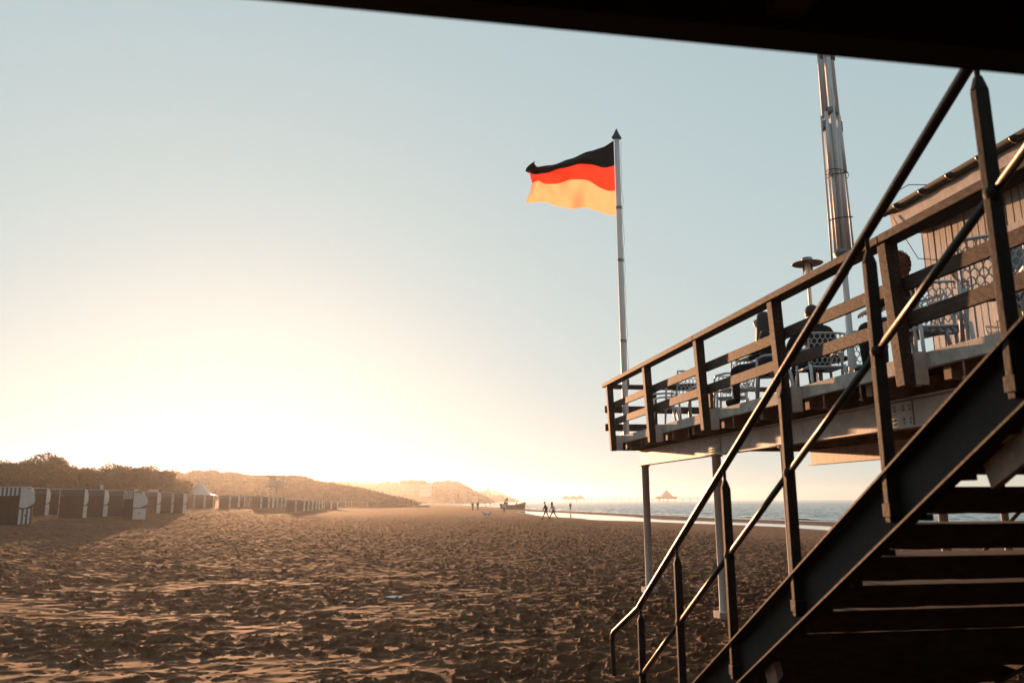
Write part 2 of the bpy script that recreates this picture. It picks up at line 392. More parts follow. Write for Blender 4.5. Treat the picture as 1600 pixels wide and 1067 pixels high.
def rail_long():
    o = empty('wooden_railing', (0, 0, 0), TH, 'brown weathered timber railing along the left edge of the raised terrace', 'railing')
    lean = .06
    def sh(z): return -lean*(z-2.7)/1.25
    for ty in POSTS:
        b = MB(); x0, x1 = 4.32, 4.425
        vs = [(x0+.0, ty-.06, 2.69), (x1, ty-.06, 2.69), (x1, ty+.06, 2.69), (x0, ty+.06, 2.69)]
        vt = [(x0+sh(3.955), ty-.06, 3.955), (x1+sh(3.955)+.02, ty-.06, 3.955), (x1+sh(3.955)+.02, ty+.06, 3.955), (x0+sh(3.955), ty+.06, 3.955)]
        b.add(vs+vt, [(0, 3, 2, 1), (4, 5, 6, 7), (0, 1, 5, 4), (1, 2, 6, 5), (2, 3, 7, 6), (3, 0, 4, 7)])
        b.build('post', M['wood'], o, bevel=.008)
    rnd = random.Random(3)
    ends = [15.28]+[(POSTS[i]) for i in range(1, len(POSTS))]
    for i in range(len(POSTS)-1):
        a, b_ = POSTS[i]+(.18 if i == 0 else 0), POSTS[i+1]
        for z0, z1 in ((3.205, 3.33), (3.52, 3.645)):
            dz = rnd.uniform(-.008, .008)
            x = 4.425+sh((z0+z1)/2)+.02
            MB().box(x, x+.04, b_+.003, a-.003, z0+dz, z1+dz).build('board', M['wood'], o, bevel=.006)
    k = [15.35, 10.5, 6.13, 1.6]
    for i in range(3):
        MB().box(4.235, 4.42, k[i+1]+.004, k[i]-.004, 3.958, 4.03+.002*i).build('top_rail', M['wood'], o, bevel=.008)
    o2 = empty('wooden_railing', (0, 0, 0), TH, 'dark timber railing across the far seaward end of the terrace, behind the chairs', 'railing')
    for s in (5.35, 6.6, 8.6, 10.6, 12.6):
        MB().box(s-.055, s+.055, 15.42, 15.52, 2.99, 3.955).build('post', M['wood'], o2, bevel=.008)
    for z0, z1 in ((3.10, 3.24), (3.46, 3.60)):
        MB().box(4.30, 14.6, 15.37, 15.415, z0, z1).build('board', M['woodx'], o2, bevel=.005)
    MB().box(4.43, 14.6, 15.36, 15.54, 3.958, 4.035).build('top_rail', M['woodx'], o2, bevel=.008)
rail_long()

# ================================================================ staircase and the landing overhead
def stairs():
    o = empty('steel_staircase', (0, 0, 0), TH, 'dark steel staircase with open treads rising from the sand, in the near right corner', 'staircase')
    zt = lambda t: 2.37-.569*(t-2.64)
    zr = lambda t: 3.51-.575*(t-2.71)
    L0, L1 = 1.62, 6.95
    for s, sg in ((2.4, -1), (4.36, 1)):
        D = .30; w_ = .075*sg; th_ = .012
        b = MB()
        def quad(s0, s1, za, zb):
            # sheared box between two heights relative to the top line
            tt = (L0, L1); vs = []
            for t in tt:
                for ss, zz in ((s0, za), (s1, za), (s1, zb), (s0, zb)): vs.append((ss, t, zt(t)+zz))
            b.add(vs, [(0, 1, 2, 3), (7, 6, 5, 4), (0, 4, 5, 1), (1, 5, 6, 2), (2, 6, 7, 3), (3, 7, 4, 0)])
        a0, a1 = sorted((s, s+w_)); 
        quad(a0, a1, -.012, 0); quad(a0, a1, -D, -D+.012)
        quad(min(s, s+.008*sg), max(s, s+.008*sg), -D+.013, -.013)
        # foot plate
        b.box(min(s, s+w_), max(s, s+w_), L1, L1+.35, zt(L1)-.012, zt(L1))
        st_ = b.build('stringer', M['steelflat'], o)
        for t in (5.0, 2.78) if sg < 0 else ():
            g = MB(); l = .07 if t == 5 else .18; hg = .08 if t == 5 else .10
            g.add([(s+.02, t+l, zt(t+l)-D-.002), (s+.06, t+l, zt(t+l)-D-.002), (s+.06, t-l, zt(t-l)-D-.002), (s+.02, t-l, zt(t-l)-D-.002),
                   (s+.02, t+l-.03, zt(t+l)-D-hg), (s+.06, t+l-.03, zt(t+l)-D-hg), (s+.06, t-l-.03, zt(t-l)-D-hg), (s+.02, t-l-.03, zt(t-l)-D-.12)],
                  [(0, 3, 2, 1), (4, 5, 6, 7), (0, 1, 5, 4), (1, 2, 6, 5), (2, 3, 7, 6), (3, 0, 4, 7)])
            g.build('gusset_plate', M['rust'], o)
    k = 0; t = 1.95; rnd = random.Random(2)
    while t < 6.9:
        z = zt(t)-.10
        n = 24; vs = []
        for i in range(n+1):
            ss = 2.412+(4.348-2.412)*i/n
            j = rnd.uniform(-.004, .004)
            vs += [(ss, t-.19+j, z), (ss, t+.17, z), (ss, t+.17, z-.118), (ss, t-.19+j, z-.118+rnd.uniform(-.003, .003))]
        fs = [(0, 1, 2, 3), (4*n+3, 4*n+2, 4*n+1, 4*n)]
        for i in range(n):
            for q in range(4): fs.append((i*4+q, (i+1)*4+q, (i+1)*4+(q+1) % 4, i*4+(q+1) % 4))
        MB().add(vs, fs).build('tread', M['under'], o)
        MB().box(2.413, 2.45, t-.12, t+.11, z-.15, z-.121).build('tread_bracket', M['steel'], o)
        t += .302
    # handrail with its bend near the foot
    h = MB().tube([(2.36, 1.3, zr(1.3)), (2.36, 2.7, zr(2.7)), (2.36, 5.1, zr(5.1)), (2.36, 7.40, zr(7.40)), (2.36, 7.47, zr(7.46)-.01), (2.36, 8.30, .44), (2.36, 8.37, .40), (2.36, 8.40, .34), (2.36, 8.40, .30), (2.36, 8.36, .0), (2.36, 8.36, -.3)], .026, 12)
    h.build('handrail', M['steel'], o)
    pts = [2.66, 3.50, 4.46, 5.38, 6.40, 7.42]
    zm = lambda t: zr(t)-.60+ (0 if t > 3 else 0)
    prev = 1.5
    for i, t in enumerate(pts+[7.9]):
        a = prev; b_ = t
        if i < len(pts): MB().tube([(2.36, a+.03, zm(a+.03)), (2.36, b_-.035, zm(b_-.035))], .019, 10).build('middle_rail', M['steel'], o)
        prev = t
    for t in pts:
        foot = max(zt(t)-.24, -.35) if t < 7 else -.35
        top = zr(t)-.02
        b = MB()
        b.box(2.333, 2.394, t-.015, t+.022, foot, top-.13)
        # shoulder and pin
        b.add([(2.328, t-.015, top-.13), (2.394, t-.015, top-.13), (2.394, t+.015, top-.13), (2.328, t+.015, top-.13),
               (2.347, t-.012, top-.07), (2.373, t-.012, top-.07), (2.373, t+.012, top-.07), (2.347, t+.012, top-.07)],
              [(4, 5, 6, 7), (0, 1, 5, 4), (1, 2, 6, 5), (2, 3, 7, 6), (3, 0, 4, 7)])
        b.tube([(2.36, t, top-.075), (2.36, t, top)], .012, 8)
        b.lathe([(0, -.034), (.028, -.026), (.036, 0), (.028, .026), (0, .034)], 12, (2.36, t, zm(t)))
        b.build('railing_post', M['steelmatt'], o, bevel=.004)
        if t < 7: MB().box(2.326, 2.392, t-.03, t+.03, zt(t)-.215, zt(t)-.15).build('post_fixing', M['steelmatt'], o, bevel=.004)
stairs()
def landing():
    o = empty('landing_platform', (0, 0, 0), TH, 'dark underside of the stair landing crossing the top of the view just overhead', 'platform')
    MB().prism([(-5, 1.395), (5.0, 1.395), (5.0, 1.54), (-.27, 1.455), (-5, 1.40)], 2.71, 2.99, 'z').build('edge_beam', M['steelflat'], o)
    b = MB(); y = 1.27
    while y > -3.2: b.box(-5, 4.9, y, y+.14, 2.93, 2.975); y -= .146
    b.build('floor_boards', M['under'], o)
    x = -4.8
    while x < 5: 
        MB().box(x-.04, x+.04, -3.2, 1.395, 2.74, 2.928).build('joist', M['under'], o); x += .8
    MB().box(-5, 5.0, -3.3, -3.21, 2.70, 2.99).build('edge_beam', M['steelflat'], o)
    for x in (-4.5, 4.8):
        MB().lathe([(.08, -.3), (.08, 2.70), (0, 2.70)], 16, (x, -3.25, 0)).build('column', M['column'], o)
landing()

# ================================================================ flagpole and flag
def flagpole():
    s, t = 4.70, 15.3
    o = empty('flagpole', W(s, t, 2.985), TH, 'tall slim grey flagpole with a dark pointed cap at the far corner of the terrace', 'flagpole')
    MB().lathe([(.062, 0), (.060, 3), (.052, 6.38), (0, 6.38)], 20).build('pole', M['alu'], o)
    b = MB(); b.lathe([(0, 6.33), (.10, 6.33), (.105, 6.34), (.105, 6.385), (.085, 6.40), (.004, 6.57), (0, 6.57)], 4, smooth=False); b.build('pole_cap', M['green'], o)
    b = MB(); pts = [(-.075, -.03, 6.38)]
    for i in range(1, 40):
        z = 6.38-i*.14; pts.append((.066+.012*math.sin(i*1.3)+.012*(i % 7 == 3), -.045+.008*math.cos(i), z))
    b.tube(pts[1:], .004, 5); b.build('halyard', M['aludark'], o)
    MB().box(.05, .085, -.06, -.02, 1.0, 1.14).build('cleat', M['aludark'], o, bevel=.005)
    for z in (1.9, 3.6, 4.75): MB().lathe([(.0625, z), (.0655, z+.01), (.0655, z+.05), (.0615, z+.06)], 20).build('joint_ring', M['aludark'], o)
    MB().box(-.15, .15, -.15, .15, 0, .015).build('base_plate', M['aludark'], o)
flagpole()
def flag():
    # cloth grid: u along the fly, v down the hoist
    s, t = 4.70, 15.3; NU, NV = 72, 48
    me_v = []; 
    # silhouette measured in metres from the hoist top: fly goes left (-s), the top edge sags down towards the fly
    def top(u): return np.interp(u, [0, .1, .25, .45, .6, .8, .93, 1], [0, -.13, -.28, -.45, -.56, -.68, -.74, -.75])
    def bot(u): return np.interp(u, [0, .12, .3, .5, .7, .85, 1], [-1.70, -1.655, -1.59, -1.545, -1.52, -1.50, -1.53])
    Lw = 1.93
    for i in range(NU+1):
        u = i/NU
        for j in range(NV+1):
            v = j/NV
            x = -.068-Lw*u
            # the fly edge is ragged: the middle is blown in, upper corner curls over
            x += .13*max(0, u-.8)/.2*math.sin(math.pi*min(1, max(0, (v-.25)/.75)))*1.0
            # uneven split: the black band is gathered narrow towards the fly
            q = min(1, max(0, (u-.05)/.38)); q = q*q*(3-2*q)
            g = float(np.interp(v, [0, 1/3, 2/3, 1], [0, .333-.15*q, .667-.215*q, 1]))
            z = top(u)+(bot(u)-top(u))*g
            y = .07*math.sin(5.0*u*math.pi*.62+1.9*v+.6)*min(1, u*2.2)+.035*math.sin(13*u+5.5*v+1)*min(1, u*3)
            y -= .16*q*math.exp(-((v-.22)/.13)**2)*math.sin(math.pi*min(1, u*1.1))
            y += .045*math.sin(11*(u*1.2+v*.75)+.4)*(u**.6)*(1-.5*v)+.03*math.sin(17*u-9*v+1.3)*min(1, 3*u)*(1-u*.5)
            y += .018*math.sin(31*u-7*v)*min(1, 4*u)+.03*math.sin(9*(u+v)*2.1)*u*(1-u)*2
            if u > .86 and v < .24:      # folded corner sticking up
                k = (u-.86)/.14*(1-v/.24); z += .13*k*(1 if k < 1 else 1); x += .22*k*k; y += -.12*k
            if u > .88 and .28 < v < .62:
                k = (u-.88)/.12*math.sin(math.pi*(v-.28)/.34); y += -.12*k*math.sin(8*v); z += .05*k
            me_v.append((x, y, z))
    f = []; mi = []
    for i in range(NU):
        for j in range(NV):
            f.append((i*(NV+1)+j, (i+1)*(NV+1)+j, (i+1)*(NV+1)+j+1, i*(NV+1)+j+1)); mi.append(0 if j < NV/3 else 1 if j < 2*NV/3 else 2)
    def cloth(n, c, tr):
        m = bpy.data.materials.new(n); m.use_nodes = True; nn, l = m.node_tree.nodes, m.node_tree.links
        p = nn['Principled BSDF']; p.inputs['Base Color'].default_value = (*c, 1); p.inputs['Roughness'].default_value = .7; p.inputs['Specular IOR Level'].default_value = .2
        if tr:
            t_ = nn.new('ShaderNodeBsdfTranslucent'); t_.inputs['Color'].default_value = (*c, 1)
            a = nn.new('ShaderNodeMixShader'); a.inputs[0].default_value = tr; l.new(p.outputs[0], a.inputs[1]); l.new(t_.outputs[0], a.inputs[2]); l.new(a.outputs[0], nn['Material Output'].inputs['Surface'])
        return m
    mm = [cloth('flag_black', (.012, .011, .012), .1), cloth('flag_red', (.80, .06, .035), .5), cloth('flag_gold', (.78, .50, .28), .5)]
    b = MB(); b.v = me_v; b.f = f; b.m = mi; b.sm = [True]*len(f)
    o = b.build('flag', mm)
    o.location = W(s, t, 2.985+6.29); o.rotation_euler.z = TH
    tag(o, 'black, red and gold striped flag blown out to the left from the tall pole', 'flag')
flag()

# ================================================================ terrace lamp
def lamp():
    o = empty('terrace_lamp', W(7.53, 13.0, 2.985), TH, 'slim terrace lamp with a flat round shade over a clear glass cylinder', 'lamp')
    MB().lathe([(.05, 0), (.05, .02), (.035, .03), (.033, 2.55), (.05, 2.58), (.05, 2.62), (0, 2.62)], 16).build('pole', M['alu'], o)
    MB().lathe([(.02, 2.62), (.085, 2.63), (.10, 2.66), (.10, 2.70), (.03, 2.705)], 20).build('base_collar', M['aludark'], o)
    g = bpy.data.materials.new('clear_glass'); g.use_nodes = True; p = g.node_tree.nodes['Principled BSDF']
    p.inputs['Transmission Weight'].default_value = 1; p.inputs['Roughness'].default_value = .05; p.inputs['Base Color'].default_value = (.95, .93, .9, 1); p.inputs['IOR'].default_value = 1.2
    M['glass'] = g
    MB().lathe([(.085, 2.70), (.09, 2.71), (.09, 2.97), (.087, 2.97), (.087, 2.71)], 24).build('glass_cylinder', g, o)
    MB().lathe([(.0, 2.71), (.03, 2.71), (.045, 2.80), (.03, 2.95), (0, 2.95)], 16).build('reflector', M['alu'], o)
    b = MB()
    for k in range(6):
        a = k*math.pi/3; b.tube([(.096*math.cos(a), .096*math.sin(a), 2.69), (.096*math.cos(a), .096*math.sin(a), 3.06)], .005, 5)
    b.build('guard_rods', M['aludark'], o)
    MB().lathe([(.07, 3.015), (.12, 3.01), (.272, 2.985), (.276, 2.990), (.12, 3.03), (.07, 3.045)], 32).build('lamp_shade', M['aludark'], o)
    MB().lathe([(.0, 3.0), (.10, 3.0), (.105, 3.04), (.095, 3.05), (.095, 3.065), (.10, 3.075), (.085, 3.10), (0, 3.105)], 24).build('lamp_head', M['aludark'], o)
lamp()

# ================================================================ big folded parasol frame
def parasol():
    o = empty('folded_parasol', W(5.33, 8.4, 2.738), TH, 'tall closed parasol frame of bundled aluminium tubes without its cloth, standing beyond the terrace rail', 'parasol')
    X = lambda x: x
    o.scale = (.68, .68, .8)
    MB().lathe([(.07, .32), (.07, .8), (.055, .82), (.055, 2.1), (0, 2.1)], 16).build('mast', M['alu'], o)
    MB().lathe([(.05, 2.02), (.075, 2.04), (.08, 2.08), (.05, 2.11)], 16).lathe([(.03, 2.10), (.055, 2.13), (.07, 2.2), (.12, 2.30), (.155, 2.34), (.155, 2.40), (.13, 2.41), (0, 2.41)], 20).build('lower_hub', M['aludark'], o)
    for i, (x, y, r, z0, z1) in enumerate([(-.085, -.05, .042, 2.40, 4.42), (-.01, -.10, .05, 2.40, 6.2), (.085, -.06, .045, 2.40, 4.35), (-.07, .07, .045, 2.4, 4.4), (.07, .07, .045, 2.4, 4.4)]):
        MB().tube([(x, y, z0), (x*.9, y*.9, z1)], r, 14).build('inner_tube', M['alu'], o)
    for (x0, y0, z0, x1, y1, z1, r) in [(-.235, -.03, 2.02, -.20, -.03, 4.55, .018), (.20, -.03, 2.25, .155, -.03, 4.45, .018), (-.15, -.09, 3.55, -.135, -.08, 4.6, .038), (.14, -.08, 3.62, .12, -.07, 4.55, .036)]:
        MB().tube([(x0, y0, z0), (x1, y1, z1)], r, 12).build('arm_tube', M['alu'], o)
    for x0, x1, r in ((-.155, -.125, .040), (-.095, -.085, .028), (.115, .07, .038), (-.005, -.01, .042)):
        zz = 4.5 if abs(x0) > .02 else 4.9
        MB().tube([(x0, -.05, zz), (x1, -.05, 7.3)], r, 14).build('rib_tube', M['alu'], o)
    MB().lathe([(.05, 4.55), (.11, 4.57), (.125, 4.60), (.125, 4.67), (.10, 4.69), (.05, 4.70)], 20, (.0, -.03, 0)).build('upper_hub', M['aludark'], o)
    for x in (-.16, .135):
        MB().tube([(x, -.06, 4.30), (x, -.06, 4.46)], .046, 12).build('sleeve', M['aludark'], o)
        MB().tube([(x*.8, -.06, 5.5), (x*.8, -.06, 5.6)], .045, 12).build('sleeve', M['aludark'], o)
    for z, r, d in ((3.62, .20, .08), (2.90, .205, .03)):
        pts = []
        for k in range(25):
            a = 2*math.pi*k/24; rr = .19 if abs(math.sin(a)) < .8 else .17
            pts.append((r*1.08*math.cos(a), -.03+.13*math.sin(a), z+d*math.sin(a)*.5+.03*math.cos(a)))
        MB().tube(pts, .007, 5).build('tie_strap', M['black'], o)
        if d > .05: MB().tube([(p[0], p[1]-.005, 2*z-p[2]-.02) for p in pts], .006, 5).build('tie_strap', M['black'], o)
    MB().tube([(-.02, -.14, 2.2), (-.01, -.15, 5.0)], .016, 8).build('crank_rod', M['alu'], o)
    MB().box(-.60, .60, -.6, .6, .315, .44).build('base_slab', M['roof'], o, bevel=.02)
parasol()

# ================================================================ kiosk on the terrace
def kiosk():
    o = empty('beach_kiosk', (0, 0, 0), TH, 'white boarded kiosk with a flat dark roof on the terrace at the right edge', 'kiosk')
    x0 = 7.9; y0, y1 = 2.2, 10.35
    b = MB(); y = y0; rnd = random.Random(5)
    wy0, wy1, wz0, wz1 = 7.75, 9.0, 4.1, 5.1
    while y < y1-.01:
        y2 = min(y+.125, y1); d = rnd.uniform(0, .006)
        if y2 > wy0 and y < wy1: b.box(x0-.03-d, x0, y, y2-.02, 2.99, wz0); b.box(x0-.03-d, x0, y, y2-.02, wz1, 5.66)
        else: b.box(x0-.03-d, x0, y, y2-.02, 2.99, 5.66)
        y = y2
    y = x0
    b.box(x0+.001, 12.5, y1-.03, y1, 2.99, 5.66); b.box(x0+.001, 12.5, y0, y0+.03, 2.99, 5.66)
    b.box(x0+.001, x0+.03, y0+.031, y1-.031, 2.99, wz0); b.box(x0+.001, x0+.03, y0+.031, y1-.031, wz1, 5.66)
    b.box(x0+.001, x0+.03, y0+.031, wy0, wz0, wz1); b.box(x0+.001, x0+.03, wy1, y1-.031, wz0, wz1)
    b.box(12.47, 12.5, y0+.031, y1-.031, 2.99, 5.66)
    b.build('wall', M['board'], o)
    w_ = MB()
    for a in ((wy0-.08, wy0), (wy1, wy1+.08)): w_.box(x0-.06, x0+.02, a[0], a[1], wz0-.08, wz1+.1)
    w_.box(x0-.06, x0+.02, wy0, wy1, wz1, wz1+.1); w_.box(x0-.08, x0+.02, wy0, wy1, wz0-.08, wz0)
    win = w_.build('window', M['board'], o, bevel=.006)
    MB().box(x0+.0, x0+.03, wy0, wy1, wz0, wz0+.06).box(x0, x0+.03, wy0, wy1, wz1-.06, wz1).box(x0, x0+.03, wy0, wy0+.06, wz0+.061, wz1-.061).box(x0, x0+.03, wy1-.06, wy1, wz0+.061, wz1-.061).box(x0, x0+.03, (wy0+wy1)/2-.03, (wy0+wy1)/2+.03, wz0+.061, wz1-.061).build('sash', M['paint'], win)
    gl = mat('window_glass', (.03, .04, .05), None, .08); MB().box(x0+.012, x0+.018, wy0+.06, wy1-.06, wz0+.06, wz1-.06).build('pane', gl, win)
    r = MB().box(7.25, 13, 1.6, 10.22, 5.88, 5.96).build('roof', M['roof'], o)
    MB().box(7.33, 13, 1.65, 10.02, 5.665, 5.68).build('soffit', M['under'], o)
    MB().box(7.29, 7.325, 1.6, 10.20, 5.61, 5.877).box(7.326, 13, 10.16, 10.20, 5.61, 5.877).build('fascia', M['paint'], o, bevel=.004)
    g = MB(); n = 10; vs = []
    for t in (1.5, 10.25):
        for k in range(n+1):
            a = math.pi*k/n; vs.append((7.22-.07*math.cos(a), t, 5.925-.07*math.sin(a)))
        for k in range(n, -1, -1):
            a = math.pi*k/n; vs.append((7.22-.064*math.cos(a), t, 5.925-.064*math.sin(a)))
    N = 2*(n+1); fs = [(k, (k+1) % N, N+(k+1) % N, N+k) for k in range(N)]+[tuple(range(N-1, -1, -1)), tuple(range(N, 2*N))]
    g.add(vs, fs); gt = g.build('gutter', M['gutter'], o)
    y = 9.9
    while y > 2:
        q = MB(); pts = [(7.22-.077*math.cos(math.pi*k/8), y, 5.925-.077*math.sin(math.pi*k/8)) for k in range(9)]
        q.tube(pts, .009, 6); q.build('gutter_bracket', M['copper'], gt); y -= .55
    MB().tube([(7.27, 10.1, 5.80), (7.26, 9.9, 5.45), (7.3, 9.7, 5.05), (7.85, 9.6, 5.0), (7.855, 10.2, 4.9)], .006, 6).build('cable', M['black'], o)
    MB().tube([(7.2, 10.2, 5.93), (7.15, 10.0, 6.08), (7.2, 9.6, 6.10), (7.25, 9.3, 5.98)], .006, 6).build('cable', M['black'], o)
kiosk()
def haze():
    mb = MB().box(-3300, 3300, -400, 3300, -9, 42)
    m = bpy.data.materials.new('haze'); m.use_nodes = True; n = m.node_tree.nodes; n.clear()
    v = n.new('ShaderNodeVolumePrincipled'); v.inputs['Color'].default_value = (.86, .92, 1.0, 1); v.inputs['Density'].default_value = .00021; v.inputs['Anisotropy'].default_value = .70
    out = n.new('ShaderNodeOutputMaterial'); m.node_tree.links.new(v.outputs[0], out.inputs['Volume'])
    tag(mb.build('haze', m), 'thin warm evening haze filling the air over the beach and sea', 'haze', kind='stuff')
haze()
# ================================================================ added wall and roof, unseen behind the viewer, to shade the stair
def occluder():
    o = empty('unseen_occluder', (0, 0, 0), TH, 'added unseen shade-casting hall standing behind the stair landing', 'building')
    b = MB(); x = -24.0
    while x < 15.5: b.box(x, x+.19, -3.62, -3.58, -.2, 7.4); x += .2
    b.build('wall', M['steelflat'], o)
    MB().box(-24.2, 15.7, -8, -3.3, 7.41, 7.55).build('roof', M['roof'], o)
occluder()

# ================================================================ lattice chairs on the terrace
def make_chair():
    o = empty('lattice_chair')
    def lattice(P, nu, nv, r=.0065):
        """fish-scale arcs on a patch P(u,v), u,v in 0..1"""
        b = MB(); rw = 1/nu; rh = 1/nv
        for j in range(nv+1):
            for i in range(-1, nu+1):
                cu = (i+.5+(j % 2)*.5)*rw; cv = j*rh-.15*rh
                pts = []
                for k in range(7):
                    a = math.pi*k/6; u = cu+rw*.56*math.cos(a); v = cv+rh*1.15*math.sin(a)
                    if 0 <= u <= 1 and 0 <= v <= 1: pts.append(P(u, v))
                    elif len(pts) > 1: break
                if len(pts) > 1: b.tube(pts, r, 4, cap=False, smooth=False)
        return b
    def back(u, v):
        a = (u-.5)*2; return ((u-.5)*(.44+.04*v), -.20-.10*v+.045*a*a, .44+.42*v)
    bk = lattice(back, 7, 7)
    rim = [back(u/10, 1) for u in range(11)]; bk.tube([back(0, v/6) for v in range(7)]+rim[1:-1]+[back(1, 1-v/6) for v in range(7)], .012, 6)
    bk.build('backrest', M['chair'], o)
    st = lambda u, v: ((u-.5)*.45, -.20+.42*v, .435+.01*math.cos((v-.5)*3))
    b = lattice(st, 7, 6, .008)
    b.tube([st(0, 0), st(1, 0), st(1, 1), st(0, 1), st(0, 0)], .015, 6); b.build('seat', M['chair'], o)
    for sx in (-1, 1):
        MB().tube([(sx*.225, .20, .64), (sx*.23, .205, .42), (sx*.25, .24, 0)], [.016, .02, .015], 8).build('leg', M['chair'], o)
        MB().tube([(sx*.225, -.21, .46), (sx*.24, -.30, 0)], [.022, .015], 8).build('leg', M['chair'], o)
        MB().tube([(sx*.235, -.25, .66), (sx*.265, -.12, .672), (sx*.265, .10, .665), (sx*.225, .21, .63)], [.014, .019, .02, .016], 8).build('armrest', M['chair'], o)
    return o
CH = [ (4.95, 12.75, 8, 'white lattice chair nearest the far corner post of the terrace railing'),
       (5.22, 10.1, 62, 'white lattice chair the long-haired woman sits in beside the railing'),
       (5.60, 9.55, -6, 'white lattice chair the short-haired man sits in with his back to us'),
       (6.10, 9.35, -20, 'empty white lattice chair seen against the sky right behind the parasol mast'),
       (5.36, 11.65, 15, 'empty white lattice chair between the seated woman and the corner chairs'),
       (5.75, 12.6, 150, 'white lattice chair turned to face us near the far end of the terrace'),
       (5.48, 7.1, -20, 'white lattice chair beside the curly-haired woman, left of the tall one by the kiosk'),
       (4.98, 5.75, -35, 'nearest white lattice chair, large against the boarded kiosk wall'),
       (5.72, 5.95, 30, 'white lattice chair below the kiosk window, cut by the stair post'),
       (5.40, 7.39, 100, 'white lattice chair under the curly-haired woman in the dark coat'),
       (7.51, 8.34, 170, 'white lattice chair of the red-haired person close to the kiosk wall'),
       (5.05, 14.1, 60, 'farthest white lattice chair by the seaward railing of the terrace')]
proto = make_chair()
for i, (s, t, a, lb) in enumerate(CH):
    o = proto if i == 0 else copy_tree(proto)
    o.location = W(s, t, 2.986); o.rotation_euler.z = TH+R(a); tag(o, lb, 'chair', 'white lattice chairs on the terrace')
def make_table(s, t, lb, r=.4):
    o = empty('round_table', W(s, t, 2.986), TH, lb, 'table', 'round tables on the terrace')
    MB().lathe([(0, .715), (r-.02, .715), (r, .725), (r, .74), (0, .742)], 28).build('table_top', M['black'], o)
    MB().lathe([(.03, .03), (.03, .714)], 14).build('table_stem', M['aludark'], o)
    b = MB()
    for k in range(4):
        a = k*math.pi/2+.5; b.tube([(0, 0, .04), (.3*math.cos(a), .3*math.sin(a), .015)], .018, 8)
    b.build('table_foot', M['aludark'], o)
make_table(5.30, 13.4, 'dark round table in the far corner of the terrace')
make_table(6.15, 10.5, 'dark round table in front of the seated man')

# ================================================================ people
ED = [('pel', 'wa'), ('wa', 'ch'), ('ch', 'ne'), ('ne', 'h1'), ('h1', 'h2'), ('h1', 'no')]
for S in 'LR':
    ED += [('pel', 'hi'+S), ('hi'+S, 'kn'+S), ('kn'+S, 'an'+S), ('an'+S, 'to'+S), ('ch', 'sh'+S), ('sh'+S, 'el'+S), ('el'+S, 'wr'+S), ('wr'+S, 'pa'+S)]
RAD = dict(pel=.135, wa=.125, ch=.145, ne=.06, h1=.088, h2=.075, no=.022, hi=.10, kn=.062, an=.045, to=.038, sh=.078, el=.05, wr=.035, pa=.036)
def person_mesh(J, cloth, up=1.0):
    """J joint positions; cloth: top, legs, shoes, skin materials. returns one continuous mesh object"""
    names = list(J); vs = [Vector(J[k]) for k in names]; rr = [RAD[k if k in RAD else k[:2]]*(up if k in ('pel', 'wa', 'ch', 'shL', 'shR', 'hiL', 'hiR', 'elL', 'elR') else 1) for k in names]
    es = [(names.index(a), names.index(b)) for a, b in ED]; seg = [(a, b) for a, b in ED]
    for S in 'LR':
        p = names.index('pa'+S); P = vs[p]; d = (P-vs[names.index('wr'+S)]).normalized(); a = d.cross(Vector((0, .3, 1))).normalized(); c = d.cross(a).normalized()
        for k, (off, L) in enumerate(((-.030, .068), (-.010, .078), (.010, .074), (.028, .058))):
            v1 = P+a*off+d*.028; v2 = v1+d*L*.55+c*.010; v3 = v2+d*L*.35+c*.026
            i = len(vs); vs += [v1, v2, v3]; rr += [.011, .0095, .008]; es += [(p, i), (i, i+1), (i+1, i+2)]; seg += [('pa'+S, 'pa'+S)]*3
        i = len(vs); v1 = P-a*.036+d*(-.012); v2 = v1-a*.022+d*.028+c*.012; vs += [v1, v2]; rr += [.012, .009]; es += [(p, i), (i, i+1)]; seg += [('pa'+S, 'pa'+S)]*2
    me = bpy.data.meshes.new('person_skeleton'); me.from_pydata([tuple(v) for v in vs], es, [])
    o = bpy.data.objects.new('body', me); COL.objects.link(o)
    sk = o.modifiers.new('skin', 'SKIN'); sk.use_smooth_shade = True; sk.branch_smoothing = .3
    for i, sv in enumerate(me.skin_vertices[0].data): sv.radius = (rr[i], rr[i]); sv.use_root = (i == names.index('pel'))
    sb = o.modifiers.new('sub', 'SUBSURF'); sb.levels = 1; sb.render_levels = 1
    dg = bpy.context.evaluated_depsgraph_get(); nm = bpy.data.meshes.new_from_object(o.evaluated_get(dg))
    o.modifiers.clear(); o.data = nm
    nm.materials.clear()
    for m in cloth: nm.materials.append(m)
    def zone(a, b, f):
        if a[:2] in ('pa',) or (a[:2] == 'wr' and b[:2] == 'pa'): return 3
        if a in ('ne', 'h1') : return 3
        if a == 'ch' and b == 'ne': return 0 if f < .75 else 3
        if a[:2] == 'hi' or a[:2] == 'kn' or b[:2] == 'hi': return 1
        if a[:2] == 'an': return 2
        return 0
    P = [(a, b, Vector(J[a]), Vector(J[b])) for a, b in ED]
    PA = [Vector(J['pa'+S]) for S in 'LR']
    for poly in nm.polygons:
        c = poly.center; best = (1e9, 0)
        for a, b, p, q in P:
            d = q-p; f = max(0, min(1, (c-p).dot(d)/d.dot(d))); dist = (c-p-d*f).length-RAD[a if a in RAD else a[:2]]*.8
            if dist < best[0]: best = (dist, zone(a, b, f))
        if min((c-x).length for x in PA) < .12: best = (0, 3)
        poly.material_index = best[1]; poly.use_smooth = True
    return o
